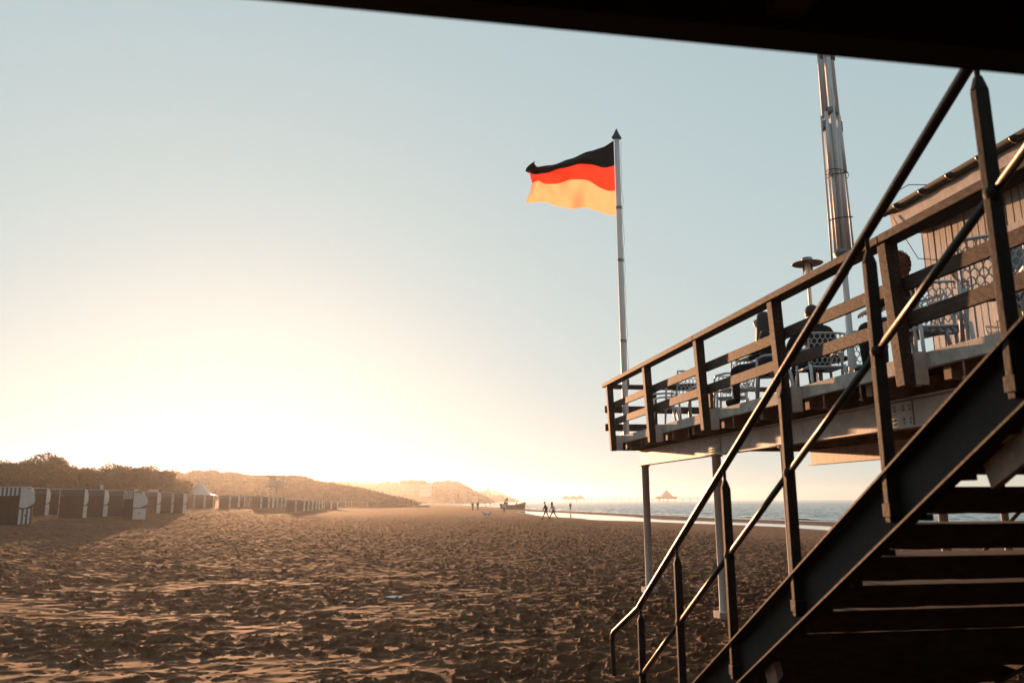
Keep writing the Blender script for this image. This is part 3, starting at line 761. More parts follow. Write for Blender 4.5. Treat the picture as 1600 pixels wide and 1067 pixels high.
def hair_mesh(parent, J, m, kind, seed=0):
    h = Vector(J['h1']).lerp(Vector(J['h2']), .6); b = MB(); rnd = random.Random(seed)
    if kind == 'short':
        n = 12; prof = [(.096*math.sin(math.pi*k/n*.62), .112*math.cos(math.pi*k/n*.62)) for k in range(n+1)]
        b.lathe([(max(r, .001), z) for r, z in prof], 20, (h.x, h.y-.012, h.z+.005))
    elif kind == 'long':
        prof = [(.001, .125), (.06, .11), (.092, .06), (.102, 0), (.105, -.08), (.115, -.18), (.125, -.28), (.115, -.38), (.07, -.45), (.001, -.46)]
        b.lathe(prof, 20, (h.x, h.y-.045, h.z+.0))
    else:
        for k in range(420):
            a = rnd.uniform(0, 6.28); z = rnd.uniform(-.9, 1); rr = math.sqrt(1-z*z); p = h+Vector((rr*math.cos(a)*.115, rr*math.sin(a)*.115-.03, z*.13-.01)); 
            if p.y > h.y+.06 and p.z < h.z+.03: continue
            pts = [p+Vector((.022*math.cos(j*1.4+k), .022*math.sin(j*1.4+k), -.014*j+.02)) for j in range(5)]; b.tube(pts, .006, 4, cap=False)
        b.lathe([(.001, .12), (.07, .10), (.105, .03), (.11, -.06), (.10, -.14), (.001, -.16)], 16, (h.x, h.y-.035, h.z))
    o = b.build('hair', m, parent); 
    for v in o.data.vertices:
        if kind != 'curly': v.co += Vector((rnd.uniform(-.004, .004), rnd.uniform(-.004, .004), 0))
    return o
def finish(root, J, cloth, hairm, kind, up=1.0, seed=0):
    b = person_mesh(J, cloth, up); b.name = 'person'; b.data.name = 'person'
    b.location = root['loc']; b.rotation_euler.z = root['rz']; b.scale = [root.get('sc', 1)]*3
    if hairm: hair_mesh(b, J, hairm, kind, seed)
    return b
def sit(lean=0, turn=0, armL=((.26, .08, .76), (.20, .30, .70)), armR=((-.26, .08, .76), (-.20, .30, .70)), side=0):
    J = {}
    J['pel'] = (0, 0, .53); J['wa'] = (side*.3, -.02+lean*.3, .68); J['ch'] = (side*.8, -.02+lean*.8, .90); J['ne'] = (side, .0+lean, 1.06)
    J['h1'] = (side*1.05, .02+lean*1.1, 1.15); J['h2'] = (side*1.05, .02+lean*1.1, 1.25); J['no'] = (side*1.05+.10*math.sin(turn), .02+lean*1.1+.10*math.cos(turn), 1.17)
    for S, k in (('L', 1), ('R', -1)):
        J['hi'+S] = (k*.09, .04, .51); J['kn'+S] = (k*.12, .46, .52); J['an'+S] = (k*.12, .44, .09); J['to'+S] = (k*.13, .60, .045)
        J['sh'+S] = (k*.165+side*.9, -.02+lean*.9, .98); e, w_ = armL if k > 0 else armR
        J['el'+S] = e; J['wr'+S] = w_; d = (Vector(w_)-Vector(e)).normalized(); J['pa'+S] = tuple(Vector(w_)+d*.07)
    return J
def stand(stride=0, lean=0, armsw=.15, arms=None):
    J = {}
    J['pel'] = (0, 0, .95); J['wa'] = (0, lean*.3, 1.10); J['ch'] = (0, lean*.8, 1.32); J['ne'] = (0, lean, 1.48)
    J['h1'] = (0, lean*1.15+.02, 1.57); J['h2'] = (0, lean*1.2+.02, 1.67); J['no'] = (0, lean*1.2+.12, 1.59)
    for S, k in (('L', 1), ('R', -1)):
        f = stride*k
        J['hi'+S] = (k*.085, 0, .91); J['kn'+S] = (k*.09, f*.5+.04*abs(stride)*3, .50); 
        bk = f < 0
        J['an'+S] = (k*.09, f*1.05, .08+(.10*abs(stride)/.4 if bk else 0)); J['to'+S] = (k*.10, f*1.05+.14, .035+(.0 if not bk else .01))
        J['sh'+S] = (k*.17, lean*.85, 1.40)
        J['el'+S] = (k*.24, lean*.5-f*.5*armsw/.15, 1.12); J['wr'+S] = (k*.25, lean*.4-f*.7*armsw/.15+.08, .88); J['pa'+S] = (k*.25, lean*.4-f*.75*armsw/.15+.10, .81)
    if arms:
        for k, v in arms.items(): J[k] = v
    return J
DK = [M['coat'], M['jeans'], M['black'], M['skin']]
# terrace guests
J = sit(.05, 0, side=.04)
p = finish(dict(loc=W(5.16, 10.1, 2.99), rz=TH+R(62)), J, DK, M['hairdark'], 'long', 1.08, 1)
tag(p, 'seated woman with long hair in a dark coat leaning towards the terrace railing', 'person', 'guests on the terrace')
J = sit(.03, -.2, armL=((.30, .06, .78), (.27, .30, .73)), armR=((-.32, .04, .78), (-.28, .28, .72)))
p = finish(dict(loc=W(5.60, 9.62, 2.99), rz=TH+R(-6)), J, DK, M['hairdark'], 'short', 1.15, 2)
tag(p, 'seated short-haired man in a dark jacket seen from behind beside the lamp', 'person', 'guests on the terrace')
J = sit(.04, .2)
p = finish(dict(loc=W(5.34, 7.40, 2.99), rz=TH+R(100)), J, DK, M['hairred'], 'curly', 1.12, 3)
tag(p, 'seated woman with curly auburn hair in a dark coat between two railing posts', 'person', 'guests on the terrace')
J = sit(.02, 0)
p = finish(dict(loc=W(7.52, 8.3, 3.08), rz=TH+R(170), sc=.95), J, [M['lime'], M['jeans'], M['black'], M['skin']], M['hairred'], 'curly', 1.0, 4)
tag(p, 'red-haired person in a yellow-green jacket sitting low by the kiosk wall', 'person', 'guests on the terrace')

# people on the beach  (facing +y in their own frame)
def place(px, D): 
    q = pos(px, D); q.z = gz(q); return q
BP = [(852, 78, 90, stand(.34, .10), DK, 'hairdark', 'short', 1.1, 'walking man in dark clothes, left one of the pair striding along the tidal pool'),
      (863.5, 78.6, 88, stand(-.42, .14), [M['jacketblue'], M['jeans'], M['black'], M['skin']], 'hairdark', 'long', 1.05, 'walking woman in a pale blue jacket beside the man in dark clothes'),
      (890, 165, 0, stand(.03, 0, arms=dict(wrL=(.10, .25, 1.15), paL=(.05, .30, 1.17), wrR=(-.10, .25, 1.15), paR=(-.05, .30, 1.17))), DK, 'hairdark', 'short', 1.1, 'lone dark figure standing at the edge of the sea right of the walking pair'),
      (786.5, 128, 180, stand(.08, .02), [M['jacketblue'], M['khaki'], M['black'], M['skin']], 'hairdark', 'short', 1.1, 'person standing in front of the stern of the wooden fishing boat'),
      (737.5, 158, 20, stand(.15, .03), [M['coat'], M['khaki'], M['black'], M['skin']], 'hairdark', 'short', 1.1, 'dark-clad person, left of the two standing together left of the boat'),
      (745.5, 156, -10, stand(.10, .02), [M['coat'], M['khaki'], M['black'], M['skin']], 'hairdark', 'short', 1.1, 'dark-clad person, right of the two standing together left of the boat'),
      (757, 320, 90, stand(.2, .03), DK, None, '', 1.1, 'far dark walker at the water edge just left of the dog and boat'),
      (765, 325, 80, stand(.25, .03), DK, None, '', 1.1, 'far dark walker second from left in the small group before the boat'),
      (771, 390, 90, stand(.2, .03), DK, None, '', 1.1, 'tiny far walker left of the last one before the boat stern'),
      (774, 385, 90, stand(.25, .03), DK, None, '', 1.1, 'tiny far walker closest to the boat stern'),
      (705, 420, 0, stand(.1, .02), DK, None, '', 1.1, 'tiny dark figure far up the beach below the white houses'),
      (723, 430, 0, stand(.1, .02), DK, None, '', 1.1, 'tiny dark figure at the far water edge below the round-topped hill')]
for (px, D, a, J, cl, hm, hk, up, lb) in BP:
    q = place(px, D)
    if D > 300: q.z = max(q.z, -.40)
    p = finish(dict(loc=q, rz=R(a)), J, cl, M[hm] if hm else None, hk, up, int(px)); tag(p, lb, 'person', 'people on the beach')

# dog, trotting left with its tail curled up
def dog():
    q = place(760, 84)
    V = dict(ru=(0, -.28, .44), mi=(0, 0, .43), ch=(0, .25, .46), ne=(0, .40, .58), he=(0, .50, .64), mu=(0, .62, .60), t1=(0, -.40, .56), t2=(0, -.50, .70), t3=(0, -.42, .80), t4=(0, -.32, .80),
             fl=(.08, .27, .34), fl2=(.08, .36, .20), fl3=(.08, .44, .04), fr=(-.08, .25, .34), fr2=(-.08, .22, .18), fr3=(-.08, .12, .05), e1=(.05, .47, .72), e2=(-.05, .47, .72),
             hl=(.08, -.28, .36), hl2=(.08, -.18, .24), hl3=(.08, -.34, .16), hl4=(.08, -.30, .03), hr=(-.08, -.30, .36), hr2=(-.08, -.28, .22), hr3=(-.08, -.46, .15), hr4=(-.08, -.50, .03))
    E_ = [('ru', 'mi'), ('mi', 'ch'), ('ch', 'ne'), ('ne', 'he'), ('he', 'mu'), ('ru', 't1'), ('t1', 't2'), ('t2', 't3'), ('t3', 't4'), ('ch', 'fl'), ('fl', 'fl2'), ('fl2', 'fl3'), ('ch', 'fr'), ('fr', 'fr2'), ('fr2', 'fr3'), ('he', 'e1'), ('he', 'e2'), ('ru', 'hl'), ('hl', 'hl2'), ('hl2', 'hl3'), ('hl3', 'hl4'), ('ru', 'hr'), ('hr', 'hr2'), ('hr2', 'hr3'), ('hr3', 'hr4')]
    rad = dict(ru=.10, mi=.105, ch=.13, ne=.08, he=.075, mu=.035, t1=.035, t2=.035, t3=.035, t4=.025)
    names = list(V); me = bpy.data.meshes.new('dog'); me.from_pydata([V[n] for n in names], [(names.index(a), names.index(b)) for a, b in E_], [])
    o = bpy.data.objects.new('dog', me); COL.objects.link(o); sk = o.modifiers.new('skin', 'SKIN'); sk.use_smooth_shade = True
    for i, sv in enumerate(me.skin_vertices[0].data):
        r_ = rad.get(names[i], .045 if names[i] in ('fl', 'fr', 'hl', 'hr') else .028 if names[i][0] != 'e' else .02); sv.radius = (r_, r_); sv.use_root = names[i] == 'mi'
    sb = o.modifiers.new('sub', 'SUBSURF'); sb.levels = sb.render_levels = 1
    dg = bpy.context.evaluated_depsgraph_get(); nm = bpy.data.meshes.new_from_object(o.evaluated_get(dg)); o.modifiers.clear(); o.data = nm; nm.materials.clear()
    nm.materials.append(mat('dog_fur', (.62, .56, .48), (.30, .25, .21), .9, 4))
    o.location = q; o.rotation_euler.z = R(80); tag(o, 'pale grey shaggy dog trotting on the sand with its tail curled up', 'dog')
dog()
def litter():
    q = Vector((-2.21, 15.23, 0)); q.z = float(sand_z(np.array([q.x]), np.array([q.y]))[0])+.055
    b = MB(); n = 14; vs = [(0, 0, .035)]
    for k in range(n):
        a = 2*math.pi*k/n; vs.append((.17*math.cos(a)*(1+.15*math.sin(3*a)), .08*math.sin(a), .012*math.sin(2*a)+.008))
    vs2 = [(x, y, z-.006) for x, y, z in vs]
    b.add(vs, [(0, 1+k, 1+(k+1) % n) for k in range(n)]).add(vs2, [(0, 1+(k+1) % n, 1+k) for k in range(n)])
    o = b.build('litter', mat('white_paper', (.8, .79, .76), None, .6)); o.location = q; tag(o, 'scrap of white paper lying alone on the trampled sand', 'litter')
litter()

# ================================================================ roofed wicker beach chairs
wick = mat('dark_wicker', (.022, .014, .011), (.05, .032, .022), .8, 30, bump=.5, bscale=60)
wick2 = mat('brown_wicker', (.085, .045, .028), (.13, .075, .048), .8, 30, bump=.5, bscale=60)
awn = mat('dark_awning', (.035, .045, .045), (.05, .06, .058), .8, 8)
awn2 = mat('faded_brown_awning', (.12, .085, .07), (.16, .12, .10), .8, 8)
whitep = mat('white_lacquered_board', (.36, .34, .33), (.50, .47, .45), .5, 8)
bluep = mat('navy_stripe', (.03, .04, .07), None, .6)
def make_korb(w1=wick, aw=awn, striped=False, stripe_awning=False):
    o = empty('beach_chair')
    hw = .60
    prof_low = [(0, .0), (.76, 0), (.80, .74), (0, .70)]
    # side panels: vertical white boards below, curved hood side above
    for sx in (-1, 1):
        b = MB(); x0, x1 = sorted((sx*hw, sx*(hw+.03)))
        for k in range(6): b.box(x0, x1, k*.128, k*.128+(.1275 if not striped else .126), .06, .71, 1 if striped and k % 2 else 0)
        b.box(x0+.004, x1-.004, .002, .76, .055, .065)
        sp = b.build('side_panel', [whitep, bluep], o)
        xs, xe = sorted((sx*(hw+.031), sx*(hw+.034)))
        MB().box(xs, xe, .30, .42, .39, .45).build('handle', M['black'], sp)
        x0, x1 = sorted((sx*(hw+.002), sx*(hw+.034)))
        MB().prism([(-.02, .76), (.20, .73), (.50, .78), (.82, .92), (.86, 1.08), (.78, 1.34), (.55, 1.52), (.30, 1.60), (-.02, 1.60)], x0, x1, 'x').build('hood_side', whitep, o)
        MB().tube([(sx*(hw+.045), -.01, .70), (sx*(hw+.045), .25, .705), (sx*(hw+.045), .55, .79), (sx*(hw+.045), .84, .93)], .016, 6).build('strap', M['black'], o)
    r = MB(); pr = [(-.02, 1.60), (.30, 1.60), (.55, 1.52), (.78, 1.34), (.86, 1.08), (.82, .92), (.80, .70), (.77, .04)]
    for i in range(len(pr)-1):
        (ya, za), (yb, zb) = pr[i], pr[i+1]; d = Vector((0, yb-ya, zb-za)).normalized(); n_ = Vector((0, d.z, -d.y))*.025
        vs = [(-hw, ya, za), (hw, ya, za), (hw, yb, zb), (-hw, yb, zb)]; vs += [(x, y+n_.y, z+n_.z) for x, y, z in vs]
        r.add(vs, [(0, 1, 2, 3), (7, 6, 5, 4), (0, 4, 5, 1), (1, 5, 6, 2), (2, 6, 7, 3), (3, 7, 4, 0)])
    r.build('wicker_back', w1, o)
    MB().box(-hw, hw, .02, .74, .04, .42).box(-hw, hw, .62, .72, .43, 1.0).build('seat', w1, o)
    a = MB(); n = 12 if striped or stripe_awning else 1
    for k in range(n): 
        xa, xb = -hw+2*hw*k/n, -hw+2*hw*(k+1)/n
        a.add([(xa, -.035, 1.26), (xb, -.035, 1.26), (xb, -.03, 1.585), (xa, -.03, 1.585), (xa, -.02, 1.26), (xb, -.02, 1.26), (xb, -.012, 1.585), (xa, -.012, 1.585)],
              [(0, 1, 2, 3), (7, 6, 5, 4), (0, 4, 5, 1), (1, 5, 6, 2), (2, 6, 7, 3), (3, 7, 4, 0)], k % 2)
    a.build('awning', [whitep, bluep] if n > 1 else [aw, aw], o)
    g = MB()
    for k in range(9): x = -hw+.03+k*(2*hw-.06)/8; g.box(x-.022, x+.022, -.028, -.006, .09, 1.25)
    for z in (.12, .66, 1.18): g.box(-hw, hw, -.042, -.030, z, z+.05)
    g.box(-hw, hw, -.005, .0, .05, 1.25)
    g.build('lattice_gate', w1, o)
    t = MB().box(-hw-.036, hw+.036, -.05, .02, 1.606, 1.635); t.build('top_edge', whitep, o)
    return o
K = [(10, 35, 40, 1, 'blue and white striped beach chair, nearest one at the left edge'),
     (24, 42.5, 14, 0, 'dark beach chair just behind the striped one'),
     (52, 47, 14, 0, 'large dark beach chair right of the striped one, standing alone'),
     (78, 51, 14, 0, 'dark beach chair, left one of two close together behind the third'),
     (96, 51.5, 14, 0, 'dark beach chair half hidden behind the closer dark one'),
     (111, 44.5, 15, 0, 'closest dark beach chair of the row, its base lowest on the sand after the striped'),
     (144, 48, 15, 0, 'dark beach chair right of the closest dark one'),
     (177, 52, 15, 0, 'dark beach chair directly left of the white turned one'),
     (205, 54.5, 15, 0, 'dark beach chair mostly hidden behind the white turned one'),
     (200, 48, 62, 3, 'white beach chair turned sideways with a pale striped awning'),
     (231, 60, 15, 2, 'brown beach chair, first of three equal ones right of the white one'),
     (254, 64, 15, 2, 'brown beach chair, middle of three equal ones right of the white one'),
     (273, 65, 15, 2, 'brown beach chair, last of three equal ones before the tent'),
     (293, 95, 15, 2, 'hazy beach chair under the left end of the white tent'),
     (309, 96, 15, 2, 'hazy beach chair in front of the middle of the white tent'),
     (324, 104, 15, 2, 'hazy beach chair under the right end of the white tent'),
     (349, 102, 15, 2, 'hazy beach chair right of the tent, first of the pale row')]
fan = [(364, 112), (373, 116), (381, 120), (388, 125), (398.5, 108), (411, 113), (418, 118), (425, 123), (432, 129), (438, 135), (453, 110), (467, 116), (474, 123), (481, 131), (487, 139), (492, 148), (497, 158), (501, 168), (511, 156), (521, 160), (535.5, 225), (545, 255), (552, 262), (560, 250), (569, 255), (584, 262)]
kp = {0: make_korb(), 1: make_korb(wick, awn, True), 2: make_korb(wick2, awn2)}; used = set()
kp[3] = make_korb(wick, awn, False, True)
lbl = {364: 'hazy beach chair, leftmost of the four overlapping ones right of the tent', 398.5: 'hazy beach chair directly below the sun, between two overlapping groups', 453: 'hazy beach chair, first of the long receding row right of the lifeguard tower',
       511: 'small hazy beach chair, left of the pair beyond the receding row', 521: 'small hazy beach chair, right of the pair beyond the receding row', 535.5: 'tiny single beach chair right of the hazy pair',
       584: 'farthest tiny beach chair, alone at the right end of the rows'}
allk = [(a, b, c, d, e) for a, b, c, d, e in K]
ORD = ['first', 'second', 'third', 'fourth', 'fifth', 'sixth', 'seventh', 'eighth', 'ninth']; cnt = [0, 0, 0, 0]
for px, D in fan:
    gi = 0 if px < 395 else 1 if px < 445 else 2 if px < 505 else 3
    if px in lbl: l_ = lbl[px]
    else:
        cnt[gi] += 1; k_ = ORD[cnt[gi]-1]
        l_ = [f'hazy beach chair, {k_} behind the leftmost in the overlapping group right of the tent', f'hazy beach chair, {k_} from left in the overlapping group under the lifeguard tower',
              f'hazy beach chair, {k_} behind the front one of the receding row', f'tiny distant beach chair, {k_} from left between the single and the farthest one'][gi]
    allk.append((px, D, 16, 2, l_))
for px, D, a, kd, l_ in allk:
    src = kp[kd]
    if kd not in used: o = src; used.add(kd)
    else: o = copy_tree(src)
    q = pos(px, D); q.z = gz(q)-.03; o.location = q
    az = math.atan2(q.x, q.y)
    # front (local -y) looks back towards the viewer, turned a to its own right
    o.rotation_euler.z = -az-R(a)+R(((px*37) % 7)-3)*(1 if px > 60 else 0)
    tag(o, l_, 'beach chair', 'roofed wicker beach chairs')

# ================================================================ tent, tower, cabins, posts, boats
def tent():
    q = pos(311, 130); q.z = gz(q)
    o = empty('pavilion_tent', q, R(12), 'white peaked pavilion tent behind the beach chairs, in the glare of the sun', 'tent')
    b = MB(); n = 10; hw = 2.15; vs = []
    for i in range(n+1):
        f = i/n; r_ = hw*(1-f)+.03; z = 1.55+2.25*(f**1.6)
        z = 1.5+2.3*(1-(1-f))**1.7 if f < 1 else 3.8
        for cx, cy in ((-1, -1), (0, -1), (1, -1), (1, 0), (1, 1), (0, 1), (-1, 1), (-1, 0)): vs.append((cx*r_, cy*r_, z))
    fs = [(i*8+k, i*8+(k+1) % 8, (i+1)*8+(k+1) % 8, (i+1)*8+k) for i in range(n) for k in range(8)]
    b.add(vs, fs, 0, False).build('tent_roof', whitep, o)
    v = MB()
    for sgn, ax in ((-1, 'y'), (1, 'y'), (-1, 'x'), (1, 'x')):
        for k in range(16):
            a0, a1 = -hw+k*2*hw/16, -hw+(k+1)*2*hw/16; 
            u = ((k % 8)+.5)/8; drop = .15+.55*(abs(2*u-1))**3
            c0, c1 = sorted((sgn*(hw+.02), sgn*(hw+.04)))
            (v.box(a0, a1, c0, c1, 1.49-drop, 1.49) if ax == 'y' else v.box(c0, c1, a0, a1, 1.49-drop, 1.49))
    v.build('valance', whitep, o)
    for sx in (-1, 1):
        for sy in (-1, 1): MB().tube([(sx*(hw-.04), sy*(hw-.04), -.1), (sx*(hw-.04), sy*(hw-.04), 1.52)], .035, 8).build('tent_pole', whitep, o)
    MB().tube([(0, 0, 3.75), (0, 0, 4.5)], .02, 6).build('finial', M['aludark'], o)
tent()
def tower():
    q = pos(430, 150); q.z = gz(q)
    o = empty('lifeguard_tower', q, R(10), 'pale lifeguard cabin raised on a single post above the rows of beach chairs', 'lifeguard tower')
    g = 4.25-1.0; MB().lathe([(.16, -.3), (.14, g), (.4, g+.02), (.4, g+.08), (0, g+.08)], 12).build('post', M['column'], o)
    MB().box(-1.6, 1.6, -1.4, 1.4, g+.09, g+.2).build('floor', M['paint'], o)
    b = MB()
    for x in (-1.55, -.75, .75, 1.55): b.box(x-.03, x+.03, -1.38, -1.32, g+.201, g+1.05)
    b.box(-1.58, 1.58, -1.40, -1.34, g+1.051, g+1.1); 
    for z in (.3, .5, .7, .9): b.box(-1.6, 1.6, -1.42, -1.405, g+z, g+z+.13)
    b.build('balustrade', M['paint'], o)
    c = MB().box(-1.1, 1.1, -.9, -.84, g+.201, g+.85).box(-1.1, -.35, -.9, -.84, g+.851, g+1.9).box(.95, 1.1, -.9, -.84, g+.851, g+1.9).box(-1.1, 1.1, -.9, -.84, g+1.901, g+2.05)
    c.box(-1.1, -1.04, -.839, .9, g+.201, g+2.05).box(1.04, 1.1, -.839, .9, g+.201, g+.85).box(-1.03, 1.03, .85, .9, g+.201, g+.85).box(-1.03, -.4, .85, .9, g+.851, g+2.05)
    c.build('cabin', M['paint'], o)
    r = MB(); r.add([(-1.55, -1.3, g+2.06), (1.5, -1.3, g+2.2), (1.5, 1.3, g+2.2), (-1.55, 1.3, g+2.06), (-1.55, -1.3, g+2.14), (1.5, -1.3, g+2.28), (1.5, 1.3, g+2.28), (-1.55, 1.3, g+2.14)],
          [(0, 3, 2, 1), (4, 5, 6, 7), (0, 1, 5, 4), (1, 2, 6, 5), (2, 3, 7, 6), (3, 0, 4, 7)]); r.build('roof', M['roof'], o)
    l = MB()
    for sx in (-.25, .25): l.tube([(sx, -2.2, -.2), (sx, -1.45, g+.2)], .03, 6)
    for k in range(9): l.tube([(-.25, -2.15+.078*k, .1+.36*k), (.25, -2.15+.078*k, .1+.36*k)], .02, 6)
    l.build('ladder', M['aludark'], o)
tower()
for px, w_, lb in ((218, 1.12, 'white wooden cabin behind the turned white beach chair'), (235.5, 1.0, 'smaller white wooden cabin, right of the two behind the brown chairs')):
    q = pos(px, 84); q.z = gz(q)
    o = empty('changing_cabin', q, R(18), lb, 'cabin', 'white cabins behind the beach chairs')
    H = 3.13-q.z-(.0 if w_ > 1.05 else .06); b = MB()
    k = -w_/2
    while k < w_/2-.01: b.box(k, k+.13, -.5, -.46, 0, H); k += .14
    b.box(-w_/2, -w_/2+.04, -.459, .5, 0, H).box(w_/2-.04, w_/2, -.459, .5, 0, H).box(-w_/2+.041, w_/2-.041, .46, .5, 0, H)
    b.build('wall', whitep, o); MB().box(-w_/2-.06, w_/2+.06, -.6, .56, H+.001, H+.05).build('roof', M['gutter'], o)
for i, (px, D, h) in enumerate([(251, 92, 1.9), (256, 92, 1.8), (262, 93, 2.0), (266, 93, 1.8), (273, 94, 1.9), (334, 100, 2.3)]):
    q = pos(px, D); q.z = gz(q); o = MB().tube([(0, 0, -.2), (0.02, 0, h*.6), (0, 0, h)], [.06, .055, .05], 8).build('wooden_post', wick2); o.location = q
    tag(o, ['first', 'second', 'third', 'fourth', 'fifth'][i]+' bare wooden post from left between the white cabins and the tent' if i < 5 else 'bare wooden post just right of the white tent', 'post', 'posts at the dune foot')
def globe_lamp():
    q = pos(155.5, 66); q.z = gz(q); o = empty('globe_lamp', q, 0, 'white globe on a thin post behind the dark beach chairs', 'lamp')
    h = 3.05-q.z; MB().tube([(0, 0, -.2), (0, 0, h-.25)], .035, 8).build('pole', M['column'], o)
    MB().lathe([(.001, -.26), (.10, -.24), (.13, -.12), (.13, 0), (.09, .09), (.001, .12)], 16, (0, 0, h)).build('globe', whitep, o)
globe_lamp()

def hull(L, B, H, sheer, n=18, m=8, lap=0):
    b = MB(); vs = []
    for i in range(n+1):
        u = i/n; wv = (math.sin(math.pi*min(1, u*.92+.06)))**.55*B/2; zt_ = H+sheer*(2*u-.85)**2*1.1; x = (u-.5)*L
        for j in range(-m, m+1):
            a = j/m; vs.append((x+(a*a)*.10*(1 if u > .5 else -1)*L*.5*abs(2*u-1)**2, wv*math.copysign(abs(a)**.55, a), zt_*(abs(a)**2.2)))
    k = 2*m+1; fs = [(i*k+j, i*k+j+1, (i+1)*k+j+1, (i+1)*k+j) for i in range(n) for j in range(k-1)]
    b.add(vs, fs, 0, True); return b
def fishing_boat():
    q = pos(800, 212); q.z = gz(q)
    o = empty('fishing_boat', q, R(4), 'brown wooden fishing boat with a small wheelhouse drawn up at the water edge', 'boat')
    hm = mat('tarred_brown_planks', (.09, .04, .022), (.17, .08, .045), .6, 4, stretch=(.3, 4, 8))
    h = hull(6.3, 2.0, .95, .55).build('hull', hm, o); s = h.modifiers.new('s', 'SOLIDIFY'); s.thickness = .05
    MB().tube([(-3.15+.35*k, -.98*(math.sin(math.pi*min(1, (k/18)*.92+.06)))**.55, .97+.55*(2*k/18-.85)**2*1.1) for k in range(0, 19)], .045, 6).build('rubbing_strake', M['khaki'], h)
    MB().box(-2.9, 2.3, -.8, .8, .55, .60).build('deck', M['khaki'], o)
    w_ = MB().box(-2.2, -1.3, -.5, .5, .605, 1.75).build('wheelhouse', M['khaki'], o, bevel=.02)
    MB().box(-2.4, -1.1, -.6, .6, 1.755, 1.86).build('wheelhouse_roof', whitep, w_)
    MB().box(-2.0, -1.5, -.512, -.502, 1.2, 1.55).build('wheelhouse_window', M['black'], w_)
    MB().tube([(-1.9, 0, 1.86), (-1.9, 0, 2.2)], .04, 6).build('mast', M['under'], o)
    fl = MB(); fl.add([(-1.9, 0, 2.1), (-1.35, .1, 3.0), (-1.2, .05, 2.05), (-2.5, -.05, 1.95)], [(0, 1, 2), (3, 1, 0)]).build('pennant', M['green'], o).modifiers.new('s', 'SOLIDIFY').thickness = .02
    MB().box(.75, 1.1, -.2, .2, .6, 1.5).lathe([(.12, 1.5), (.14, 1.65), (.001, 1.8)], 10, (.92, 0, 0)).build('winch_post', M['gutter'], o)
    MB().box(-3.25, -3.12, -.05, .05, .0, 1.3).build('rudder', M['khaki'], o)
fishing_boat()
def row_boat():
    q = pos(658, 236); q.z = gz(q)
    o = empty('rowing_boat', q, R(5), 'pale open boat lying on the sand far left of the fishing boat', 'boat')
    h = hull(4.3, 1.5, .55, .12).build('hull', whitep, o); s = h.modifiers.new('s', 'SOLIDIFY'); s.thickness = .04
    for x in (-1, .2, 1.2): MB().box(x-.12, x+.12, -.62, .62, .42, .46).build('thwart', M['khaki'], o)
    MB().box(-2.45, -2.15, -.12, .12, .3, .85).tube([(-2.3, 0, .6), (-2.75, 0, .1)], .05, 6).build('outboard_motor', M['black'], o)
row_boat()

# ================================================================ pier with its pavilions
def pier():
    D = 1650; o = empty('sea_pier', (0, D, -.5), 0, 'long sea pier on thin piles with a pyramid-roofed pavilion and a triple-gabled one', 'pier')
    X = lambda px: (px-800)/1268.6*D
    dk = mat('pier_wood', (.10, .075, .06), (.14, .11, .09), .8, .2)
    MB().box(X(790), X(1108), -2.5, 2.5, 4.3, 5.5).build('pier_deck', dk, o)
    rl = MB().box(X(790), X(1108), -2.6, -2.5, 6.9, 7.05); x = X(790)
    while x < X(1108): rl.box(x, x+.18, -2.6, -2.5, 5.51, 6.89); x += 12
    rl.build('pier_railing', dk, o)
    px = 792
    while px < 1108:
        MB().tube([(X(px), 0, -1), (X(px), 0, 4.29)], .75, 6).build('pile', dk, o); px += 11.9
    for a, b_ in ((877, 888.5), (888.6, 899.8), (899.9, 911)):
        x0, x1 = X(a), X(b_); xm = (x0+x1)/2
        q = MB().box(x0+.5, x1-.5, -9, 9, 5.51, 8.3).build('pavilion_hall', dk, o)
        MB().prism([(x0, 8.31), (x1, 8.31), (xm+2, 11.3), (xm+1.2, 12.2), (xm-1.2, 12.2), (xm-2, 11.3)], -10, 10, 'y').build('hall_roof', dk, q)
    for a in (875, 881, 893, 900, 912, 1028, 1035, 1043, 1053):
        MB().tube([(X(a), -5, -1), (X(a), -5, 5.4)], .8, 6).build('pile', dk, o)
    c = X(1040.5); q = MB().box(X(1030), X(1052), -14, 14, 5.51, 8.5).build('pavilion_hall', dk, o)
    MB().add([(X(1031), -12, 8.51), (X(1050), -12, 8.51), (X(1050), 12, 8.51), (X(1031), 12, 8.51), (c, 0, 22.6)], [(0, 1, 4), (1, 2, 4), (2, 3, 4), (3, 0, 4), (3, 2, 1, 0)]).build('pyramid_roof', dk, q)
    for a, b_ in ((1023, 1031.5), (1050, 1056.5)):
        MB().box(X(a)+1, X(b_)-1, -8, 8, 5.51, 7.8).prism([(X(a), 7.81), (X(b_), 7.81), (X(b_)-2, 9.6), (X(a)+2, 9.6)], -9, 9, 'y').build('wing', dk, q)
pier()

